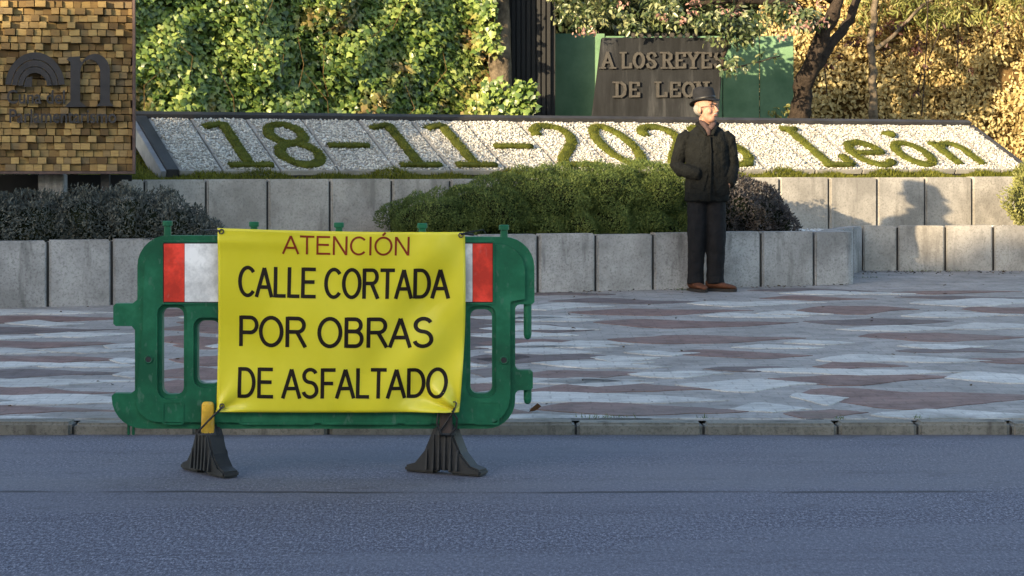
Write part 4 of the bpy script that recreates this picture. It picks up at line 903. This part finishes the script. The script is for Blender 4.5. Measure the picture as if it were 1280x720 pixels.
# ------------------------------------------------------------------ banner
YN = YB - .075; SN_ = F / YN
def n2(px, py): return ((px - CX) / SN_, H - (py - HY) / SN_)
TL, TR, BR, BLc = n2(272, 285), n2(581, 290), n2(574, 514.5), n2(270, 514.5)
def cloth(s, t, off=0):
    """s 0..1 left to right, t 0..1 top to bottom"""
    a = ((TL[0] * (1 - s) + TR[0] * s), (TL[1] * (1 - s) + TR[1] * s)); b = ((BLc[0] * (1 - s) + BR[0] * s), (BLc[1] * (1 - s) + BR[1] * s))
    x = a[0] * (1 - t) + b[0] * t; z = a[1] * (1 - t) + b[1] * t
    x += .013 * max(0, s - .8) / .2 * math.sin(t * math.pi) - (.010 * max(0, .2 - s) / .2 * math.sin(t * math.pi)) * -.6
    z += -.006 * math.sin(s * math.pi) * (1 - t) - .0035 * math.sin(s * math.pi) * t
    e = s * .9 + t * .5
    dy = .010 * math.sin(s * math.pi) * math.sin(t * math.pi)
    dy += .0125 * max(0, min(1, (s - .45) / .4)) * math.sin((s * 1.05 + t * .62) * 21) * (.45 + .55 * t)
    dy += .0045 * math.sin(s * 9 + t * 5 + 1) + .003 * math.sin(s * 4 - t * 13) + .0022 * math.sin(s * 31 - t * 9) * s
    d = math.hypot((s - 1) * 1.3, t - 1); dy += .022 * math.exp(-(d / .22) ** 2) * math.cos((math.atan2(1 - t, 1 - s)) * 7)
    d = math.hypot(s * 1.3, t - 1); dy += .012 * math.exp(-(d / .18) ** 2) * math.cos((math.atan2(1 - t, s)) * 6)
    dy += .006 * math.exp(-(((t - .075) / .03) ** 2)) * max(0, 1 - s * 1.6)
    return Vector((x, YN - dy - off, z))
ban = empty('yellow_banner', cloth(.5, 1), 'yellow vinyl banner announcing the street closure tied to the barrier', 'banner')
NX, NZ = 90, 66; g = G(); g.add([cloth(i / NX, j / NZ) for j in range(NZ + 1) for i in range(NX + 1)], [(j * (NX + 1) + i, j * (NX + 1) + i + 1, (j + 1) * (NX + 1) + i + 1, (j + 1) * (NX + 1) + i) for j in range(NZ) for i in range(NX)])
o = build(g, 'sheet', M['vinyl'], ban, smooth=True); md = o.modifiers.new('thickness', 'SOLIDIFY'); md.thickness = .0012; md.offset = 0
def ar(cx, cy, rx, ry, a0, a1, n=14): return [(cx + rx * math.cos(R(a0 + (a1 - a0) * k / n)), cy + ry * math.sin(R(a0 + (a1 - a0) * k / n))) for k in range(n + 1)]
# plain grotesque capitals as pen strokes: (advance, strokes) in units of the cap height
SANS = {'A': (.68, [[(.03, 0), (.34, .96)], [(.65, 0), (.34, .96)], [(.15, .33), (.53, .33)]]), 'T': (.62, [[(.02, .945), (.60, .945)], [(.31, .93), (.31, 0)]]),
        'E': (.66, [[(.11, 0), (.11, 1)], [(.11, .945), (.61, .945)], [(.11, .53), (.57, .53)], [(.11, .055), (.63, .055)]]), 'F': (.60, [[(.11, 0), (.11, 1)], [(.11, .945), (.58, .945)], [(.11, .50), (.50, .50)]]),
        'N': (.72, [[(.11, 0), (.11, 1)], [(.12, .98), (.60, .02)], [(.61, 0), (.61, 1)]]), 'C': (.72, [ar(.39, .5, .315, .455, 42, 318, 24)]), 'I': (.27, [[(.135, 0), (.135, 1)]]),
        'O': (.77, [ar(.385, .5, .32, .455, 0, 360, 30)]), 'Ó': (.77, [ar(.385, .5, .32, .455, 0, 360, 30), [(.34, 1.06), (.46, 1.22)]]), 'L': (.55, [[(.11, 0), (.11, 1)], [(.11, .055), (.53, .055)]]),
        'R': (.72, [[(.11, 0), (.11, 1)], [(.11, .945), (.42, .945)] + ar(.42, .725, .19, .22, 90, -90, 10) + [(.11, .505)], [(.40, .50), (.66, 0)]]),
        'P': (.66, [[(.11, 0), (.11, 1)], [(.11, .945), (.40, .945)] + ar(.40, .70, .20, .245, 90, -90, 10) + [(.11, .455)]]),
        'D': (.72, [[(.11, 0), (.11, 1)], [(.11, .945), (.32, .945)] + ar(.32, .5, .315, .445, 90, -90, 16) + [(.11, .055)]]),
        'B': (.67, [[(.11, 0), (.11, 1)], [(.11, .945), (.37, .945)] + ar(.37, .745, .175, .20, 90, -90, 10) + [(.11, .545)], [(.11, .54), (.39, .54)] + ar(.39, .2975, .19, .2425, 90, -90, 10) + [(.11, .055)]]),
        'S': (.67, [ar(.335, .74, .225, .215, 25, 200, 12) + ar(.335, .735, .225, .20, 205, 262, 5) + ar(.335, .265, .24, .265, 82, 0, 6) + ar(.335, .265, .24, .215, -8, -168, 14)]), ' ': (.29, [])}
def ribbon(pl, wd, closed):
    q = np.array(pl, float)
    if closed: q = q[:-1]
    n_ = len(q); L_, R_ = [], []
    for i in range(n_):
        a = q[i] - q[i - 1] if (i > 0 or closed) else q[1] - q[0]; b = q[(i + 1) % n_] - q[i] if (i < n_ - 1 or closed) else q[i] - q[i - 1]
        a = a / (np.linalg.norm(a) + 1e-9); b = b / (np.linalg.norm(b) + 1e-9); m_ = a + b; m_ /= np.linalg.norm(m_) + 1e-9; nn2 = np.array([-m_[1], m_[0]]); k = 1 / max(.5, float(np.dot(m_, b)))
        L_.append(q[i] + nn2 * wd / 2 * k); R_.append(q[i] - nn2 * wd / 2 * k)
    return L_, R_, closed
for s_, bx, mat, wd in (('ATENCIÓN', (353, 293.5, 510, 317), M['ink_red'], .112), ('CALLE CORTADA', (298, 333.5, 556.5, 371.5), M['ink_black'], .122), ('POR OBRAS', (298, 395, 540.5, 433), M['ink_black'], .128), ('DE ASFALTADO', (298, 459, 559, 497), M['ink_black'], .122)):
    tot = sum(SANS[ch][0] for ch in s_); lo_ = .05; kx = (bx[2] - bx[0]) / (tot - 2 * lo_); cap = bx[3] - bx[1]; cur = bx[0] - lo_ * kx
    for ch in s_:
        adv, st = SANS[ch]; g = G(); off = .0016
        for pl in st:
            dense = []
            for i in range(len(pl) - 1):
                m_ = max(1, int(math.hypot((pl[i + 1][0] - pl[i][0]) * kx, (pl[i + 1][1] - pl[i][1]) * cap) / 4)); dense += [(pl[i][0] + (pl[i + 1][0] - pl[i][0]) * k / m_, pl[i][1] + (pl[i + 1][1] - pl[i][1]) * k / m_) for k in range(m_)]
            dense.append(pl[-1]); dense = [(a * kx / cap, b) for a, b in dense]; dense = [q for i, q in enumerate(dense) if i == 0 or math.hypot(q[0] - dense[i - 1][0], q[1] - dense[i - 1][1]) > .004]
            cl_ = math.hypot(dense[0][0] - dense[-1][0], dense[0][1] - dense[-1][1]) < 1e-4; L_, R_, c_ = ribbon(dense, wd, cl_); off += .00025
            def mp(q): px, py = cur + q[0] * cap, bx[3] - q[1] * cap; return cloth((px - 271) / 306.5, (py - 287.5) / 227, off)
            n_ = len(L_); g.add([mp(q) for q in L_] + [mp(q) for q in R_], [(i, (i + 1) % n_, (i + 1) % n_ + n_, i + n_) for i in range(n_ if c_ else n_ - 1)])
        if st: build(g, 'letter', mat, ban)
        cur += adv * kx
for s__, t__ in ((.016, .018), (.984, .018), (.025, .968), (.978, .955)):
    c_ = cloth(s__, t__, .003); g = G(); g.tube([c_ + Vector((.009 * math.cos(a), 0, .009 * math.sin(a))) for a in np.linspace(0, 2 * math.pi, 13)], .003, 6); build(g, 'eyelet', M['glass_rim'], ban, smooth=True)
def tie(pl, r_=.004): g = G(); g.tube(pl, r_, 6); build(g, 'cable_tie', M['cable'], ban)
def bp(px, py, dy=0): x, z = b2(px, py); return Vector((x, YB - dy, z))
tie([cloth(.012, .015, .006), bp(266, 287, .07), bp(258, 288, .03), bp(254, 294, .0)])
tie([cloth(.988, .01, .006), bp(590, 289, .075), bp(604, 287, .04), bp(607, 292, .0)], .003); tie([cloth(.985, .015, .007), bp(580, 291, .078), bp(592, 293, .05)], .005)
tie([cloth(.03, .97, .006), bp(272, 515, .095), bp(262, 525, .095), bp(252, 536, .085), bp(250, 540, .04)], .0045)
tie([cloth(.985, .955, .01), bp(567, 512, .10), bp(558, 526, .085), bp(549, 538, .08)], .0045)
tie([bp(566, 510, .10), bp(572, 520, .09), bp(571, 532, .085), bp(562, 541, .08), bp(550, 540, .08)], .0045); tie([bp(549, 512, .085), bp(547, 526, .085), bp(552, 540, .085)], .0045)

# ------------------------------------------------------------------ the standing man
MY = 18.1; m0 = P(884, 362, MY); ground = pave_z(MY); MS = (362 - 110) * MY / F / 1.66
m0 = Vector((m0.x, MY, ground))
def W(x, y, z): return m0 + Vector((x * .94, y, z)) * MS
def rings_w(g, rs, n=24, expo=2.0):
    t = G().rings(rs, n, expo); g.add([W(*q) for q in t.v], t.f)
def tube_w(g, pl, rad, n=12, fl=None):
    t = G().tube(pl, rad, n, fl); g.add([W(*q) for q in t.v], t.f)
def ell_w(g, c_, r_, Mx=None):
    t = G().ell(c_, r_, Mx); g.add([W(*q) for q in t.v], t.f)
HC = Vector((-.012, -.02, 1.50)); HM = Matrix.Rotation(R(46), 3, 'Z') @ Matrix.Rotation(R(-6), 3, 'X')     # head turned to the man's left
def hd(x, y, z): return tuple(HC + HM @ Vector((x, y, z)))
g = G()
ell_w(g, hd(0, .012, .035), (.078, .096, .098), HM); ell_w(g, hd(0, -.022, -.035), (.060, .072, .088), HM); ell_w(g, hd(0, -.052, -.085), (.040, .038, .034), HM)      # skull, face, chin
tube_w(g, [hd(0, -.092, .018), hd(0, -.108, -.010), hd(0, -.124, -.032), hd(0, -.100, -.040)], [.010, .013, .018, .012], 8)                # nose
for s_ in (-1, 1):
    ell_w(g, hd(s_ * .080, .010, -.008), (.012, .022, .034), HM); ell_w(g, hd(s_ * .034, -.086, .030), (.026, .012, .009), HM); ell_w(g, hd(s_ * .040, -.070, -.030), (.024, .020, .024), HM)   # ears, brows, cheeks
ell_w(g, hd(0, -.098, -.066), (.026, .012, .008), HM)
tube_w(g, [hd(0, .02, -.06), (-.008, .005, 1.40), (-.005, .015, 1.30)], [.056, .058, .07], 12)
rings_w(g, [(0, .01, .80, .13, .09), (0, .01, 1.0, .14, .09), (0, .01, 1.2, .15, .09), (0, .01, 1.31, .13, .07), (0, .01, 1.36, .07, .05)])
armL = [(-.175, .01, 1.275), (-.265, .03, 1.03), (-.085, -.085, .950)]; armR = [(.165, .01, 1.275), (.218, .03, 1.04), (.182, -.075, .875)]
for arm in (armL, armR): tube_w(g, arm, [.05, .042, .030], 10)
# hands: palm, four fingers and a thumb, going into the pockets
def hand(g, wrist, d, side):
    d = Vector(d).normalized(); s_ = Vector(side).normalized(); wv = Vector(wrist); nrm = d.cross(s_)
    tube_w(g, [wv - d * .02, wv + d * .03, wv + d * .075], [.027, .036, .036], 10, .62)
    for k, ln_ in enumerate((.065, .075, .072, .055)):
        b = wv + d * .07 + s_ * (-.026 + .0175 * k); tube_w(g, [b, b + d * ln_ * .55 + nrm * -.006, b + d * ln_ + nrm * -.022], [.0095, .0088, .007], 6)
    b = wv + d * .022 - s_ * .030; tube_w(g, [b, b + d * .03 - s_ * .022, b + d * .062 - s_ * .024], [.011, .010, .008], 6)
hand(g, (-.088, -.072, .945), (.50, .50, -.62), (.5, 0, .8)); hand(g, (.180, -.070, .878), (-.45, .30, -.8), (.9, 0, -.3))
for s_, pl in ((-1, [(-.085, .0, .84), (-.095, -.01, .46), (-.10, .012, .06)]), (1, [(.07, .0, .84), (.075, -.005, .46), (.065, .015, .06)])): tube_w(g, pl, [.07, .048, .036], 10)
man = remesh(g, 'person', M['skin'], None, .0062, 3, origin=m0)
tag(man, 'man in dark coat and brimmed hat standing by the low wall, hands in pockets', 'person')
# face details
for s_ in (-1, 1):
    g = G(); ell_w(g, hd(s_ * .032, -.0885, .010), (.010, .006, .005), HM); build(g, 'eye', M['eye'], man, smooth=True)
    g = G(); tube_w(g, [hd(s_ * .033 + .021 * math.cos(a), -.107 + .01 * abs(math.cos(a)), .006 + .017 * math.sin(a)) for a in np.linspace(0, 2 * math.pi, 15)], .0022, 5); build(g, 'glasses_rim', M['glass_rim'], man)
    g = G(); tube_w(g, [hd(s_ * .042, -.098, .010), hd(s_ * .078, -.04, .012), hd(s_ * .083, .015, .006)], .0022, 5); build(g, 'glasses_arm', M['glass_rim'], man)
g = G(); tube_w(g, [hd(-.012, -.108, .010), hd(0, -.115, .013), hd(.012, -.108, .010)], .0022, 5); build(g, 'glasses_bridge', M['glass_rim'], man)
g = G(); tube_w(g, [hd(-.024, -.097, -.068), hd(0, -.108, -.064), hd(.024, -.097, -.068)], [.003, .0055, .003], 6); build(g, 'mouth', M['lip'], man)
g = G(); tube_w(g, [hd(-.026, -.100, -.058), hd(0, -.113, -.050), hd(.026, -.100, -.058)], [.004, .0085, .004], 6); build(g, 'moustache', M['hair'], man, smooth=True)
g = G(); ell_w(g, hd(0, .040, .006), (.0795, .080, .062), HM); build(g, 'hair', M['hair'], man, smooth=True)
# hat
HH = HM @ Matrix.Rotation(R(-3), 3, 'X')
def hatp(x, y, z): return tuple(HC + Vector((0, 0, 0)) + HH @ Vector((x, y + .008, z + .062)))
def lathe_hat(rs, n=32, fn=None):
    vs_, fs = [], []
    for rx, ry, z in rs:
        for k in range(n):
            a = 2 * math.pi * k / n; x, y = rx * math.cos(a), ry * math.sin(a); vs_.append((x, y, z + (fn(x, y, z, a) if fn else 0)))
    for i in range(len(rs) - 1):
        for k in range(n): fs.append((i * n + k, i * n + (k + 1) % n, (i + 1) * n + (k + 1) % n, (i + 1) * n + k))
    fs.append(tuple((len(rs) - 1) * n + k for k in range(n))); return vs_, fs
vs_, fs = lathe_hat([(.078, .094, .004), (.120, .138, -.004), (.123, .141, -.001), (.120, .138, .003), (.088, .105, .012), (.088, .104, .045), (.084, .100, .085), (.076, .092, .112), (.060, .076, .122), (.035, .045, .110), (.012, .02, .102)], fn=lambda x, y, z, a: (.018 * math.cos(2 * a) * (math.hypot(x, y) / .14) ** 3 if z < .006 else (-.012 if y < -.04 and z > .08 else 0)))
g = G().add([W(*hatp(*q)) for q in vs_], fs); build(g, 'hat', M['hat'], man, smooth=True)
vs_, fs = lathe_hat([(.0885, .1055, .013), (.0905, .1075, .014), (.0900, .107, .034), (.0865, .1025, .035)]); g = G().add([W(*hatp(*q)) for q in vs_], fs); build(g, 'hat_band', M['hatband'], man, smooth=True)
# coat
g = G()
rings_w(g, [(-.005, .01, .735, .185, .135), (-.005, .01, .76, .192, .142), (0, .01, .95, .190, .140), (0, .005, 1.10, .185, .135), (0, .005, 1.22, .190, .130), (0, .01, 1.295, .170, .110), (0, .012, 1.345, .115, .085), (0, .012, 1.372, .085, .072)], 28, 2.4)
tube_w(g, [(-.15, .01, 1.285), (-.205, .012, 1.245), (-.240, .02, 1.13), (-.268, .025, 1.035), (-.235, -.04, 1.0), (-.15, -.105, .980), (-.100, -.128, .965), (-.075, -.10, .945)], [.064, .070, .064, .062, .060, .055, .048, .040], 14)
tube_w(g, [(.14, .01, 1.285), (.186, .012, 1.245), (.208, .02, 1.13), (.222, .03, 1.03), (.215, -.01, .97), (.198, -.05, .915), (.182, -.078, .875)], [.064, .068, .062, .060, .058, .053, .048], 14)
coat = remesh(g, 'coat', M['coat'], man, .0080, 3, disp=(.017, .055))
for nm, pl, rr in (('collar', [(-.075, .05, 1.385), (-.085, -.02, 1.375), (-.055, -.085, 1.345), (-.02, -.135, 1.285)], [.022, .024, .024, .012]), ('collar', [(.075, .05, 1.385), (.085, -.02, 1.375), (.060, -.085, 1.345), (.03, -.135, 1.285)], [.022, .024, .024, .012]), ('collar', [(-.075, .055, 1.387), (0, .098, 1.392), (.075, .055, 1.387)], [.022, .024, .022])):
    g = G(); tube_w(g, pl, rr, 10, .6); build(g, nm, M['coat'], coat, smooth=True)
g = G(); tube_w(g, [(.012, -.128, 1.27), (.020, -.140, 1.15), (.018, -.148, .98), (.012, -.148, .80), (.010, -.142, .745)], [.012] * 5, 8, .5); build(g, 'front_placket', M['coat'], coat, smooth=True)
for x, z, an in ((-.085, .93, 14), (.120, .88, -10)):
    g = G(); t = G().box((0, 0, 0), (.125, .014, .15), Matrix.Rotation(R(an), 3, 'Y')); g.add([W(x + q.x, -.136 + q.y + .05 * (abs(x + q.x) / .19) ** 2, z - .02 + q.z) for q in t.v], t.f); build(g, 'pocket', M['coat'], coat, bevel=.004)
g = G(); tube_w(g, [(-.05, -.02, 1.395), (-.035, -.075, 1.37), (0, -.105, 1.33), (.005, -.12, 1.28)], [.026, .028, .028, .02], 10, .7); tube_w(g, [(.055, -.02, 1.395), (.045, -.075, 1.37), (.01, -.108, 1.335)], [.026, .028, .024], 10, .7); build(g, 'scarf', M['scarf'], man, smooth=True)
# trousers
g = G(); rings_w(g, [(-.005, .01, .735, .150, .105), (-.005, .01, .80, .165, .115), (0, .01, .90, .15, .11)], 24, 2.3)
tube_w(g, [(-.08, .01, .80), (-.088, .0, .62), (-.094, -.01, .46), (-.098, .0, .28), (-.100, .005, .12), (-.102, -.004, .055)], [.095, .088, .080, .074, .072, .074], 16)
tube_w(g, [(.065, .01, .80), (.072, .0, .62), (.078, -.012, .46), (.076, .0, .28), (.070, .008, .12), (.072, .0, .055)], [.097, .090, .084, .080, .078, .080], 16)
remesh(g, 'trousers', M['trousers'], man, .0080, 2, disp=(.017, .06))
def shoe(x, y, yaw):
    c_, s_ = math.cos(yaw), math.sin(yaw); g = G()
    def T(a, b, z): return W(x + a * c_ - b * s_, y + a * s_ + b * c_, z)
    prof = [(-.085, .038, .075), (-.05, .043, .082), (.0, .042, .078), (.05, .043, .060), (.10, .049, .048), (.145, .046, .040), (.175, .030, .030), (.188, .010, .020)]
    n_ = 14; vs_, fs = [], []
    for a, wd, h_ in prof:
        for k in range(n_):
            an = 2 * math.pi * k / n_; vs_.append(T(a, wd * math.cos(an), .016 + h_ * (.5 + .5 * math.sin(an)) ** .8))
    for i in range(len(prof) - 1):
        for k in range(n_): fs.append((i * n_ + k, i * n_ + (k + 1) % n_, (i + 1) * n_ + (k + 1) % n_, (i + 1) * n_ + k))
    fs += [tuple(range(n_))[::-1], tuple((len(prof) - 1) * n_ + k for k in range(n_))]; g.add(vs_, fs); sh = build(g, 'shoe', M['shoe'], man, smooth=True)
    g = G(); out = [(a, wd + .004) for a, wd, _ in prof]; poly = out + [(a, -wd) for a, wd in out[::-1]]; g.add([T(a, b, .0) for a, b in poly] + [T(a, b, .022) for a, b in poly], [tuple(range(len(poly))), tuple(range(len(poly), 2 * len(poly)))] + [(i, (i + 1) % len(poly), (i + 1) % len(poly) + len(poly), i + len(poly)) for i in range(len(poly))]); build(g, 'sole', M['sole'], sh)
shoe(-.105, -.01, R(-68)); shoe(.075, -.015, R(-24))

# ------------------------------------------------------------------ unseen houses across the street, rooflines shaped to place the shade edge
def house(name, label, x0, x1, y0, depth, h_, bays, floors):
    hs = empty(name, ((x0 + x1) / 2, y0 - depth / 2, 0), label, 'building'); build(G().box(((x0 + x1) / 2, y0 - depth / 2, h_ / 2), (x1 - x0, depth, h_)), 'wall', M['plaster'], hs)
    build(G().box(((x0 + x1) / 2, y0 - depth / 2, h_ + .1), (x1 - x0 + .5, depth + .5, .25)), 'roof', M['roof'], hs)
    for i in range(bays):
        for j in range(floors):
            c_ = Vector((x0 + (i + .5) * (x1 - x0) / bays, y0 + .01, 1.9 + j * (h_ - .8) / floors)); f_ = build(G().box(c_, (1.2, .08, 1.5)), 'window', M['block'], hs); build(G().box(c_ + Vector((0, .05, 0)), (1.0, .03, 1.3)), 'pane', M['pane'], f_)
    return hs
h1 = house('shading_building', 'unseen lower cream apartment building across the street, roofline shaped to shade the road', -32.8, 4, -20.3, 10, 11.67, 9, 4)
h2 = house('shading_building', 'unseen taller cream apartment building across the street, roofline shaped to shade the left side', -58, -33.35, -20.3, 10, 12.57, 6, 4)
g = G().ell((-34.1, -20.9, 12.75), (.42, .42, .55)); build(g, 'shade_dome', M['roof'], h2, smooth=True)  # unseen rounded lump, added to cast the round shadow on the ivy
for x, ww, hh in ((-30.2, .3, .2), (-28.4, .6, .3), (-27.0, .4, .5)): build(G().box((x, -20.6, 11.85 + hh / 2), (ww, .5, hh)), 'shade_chimney', M['plaster'], h1, bevel=.02)  # unseen roof bumps, added to break up the shade edge
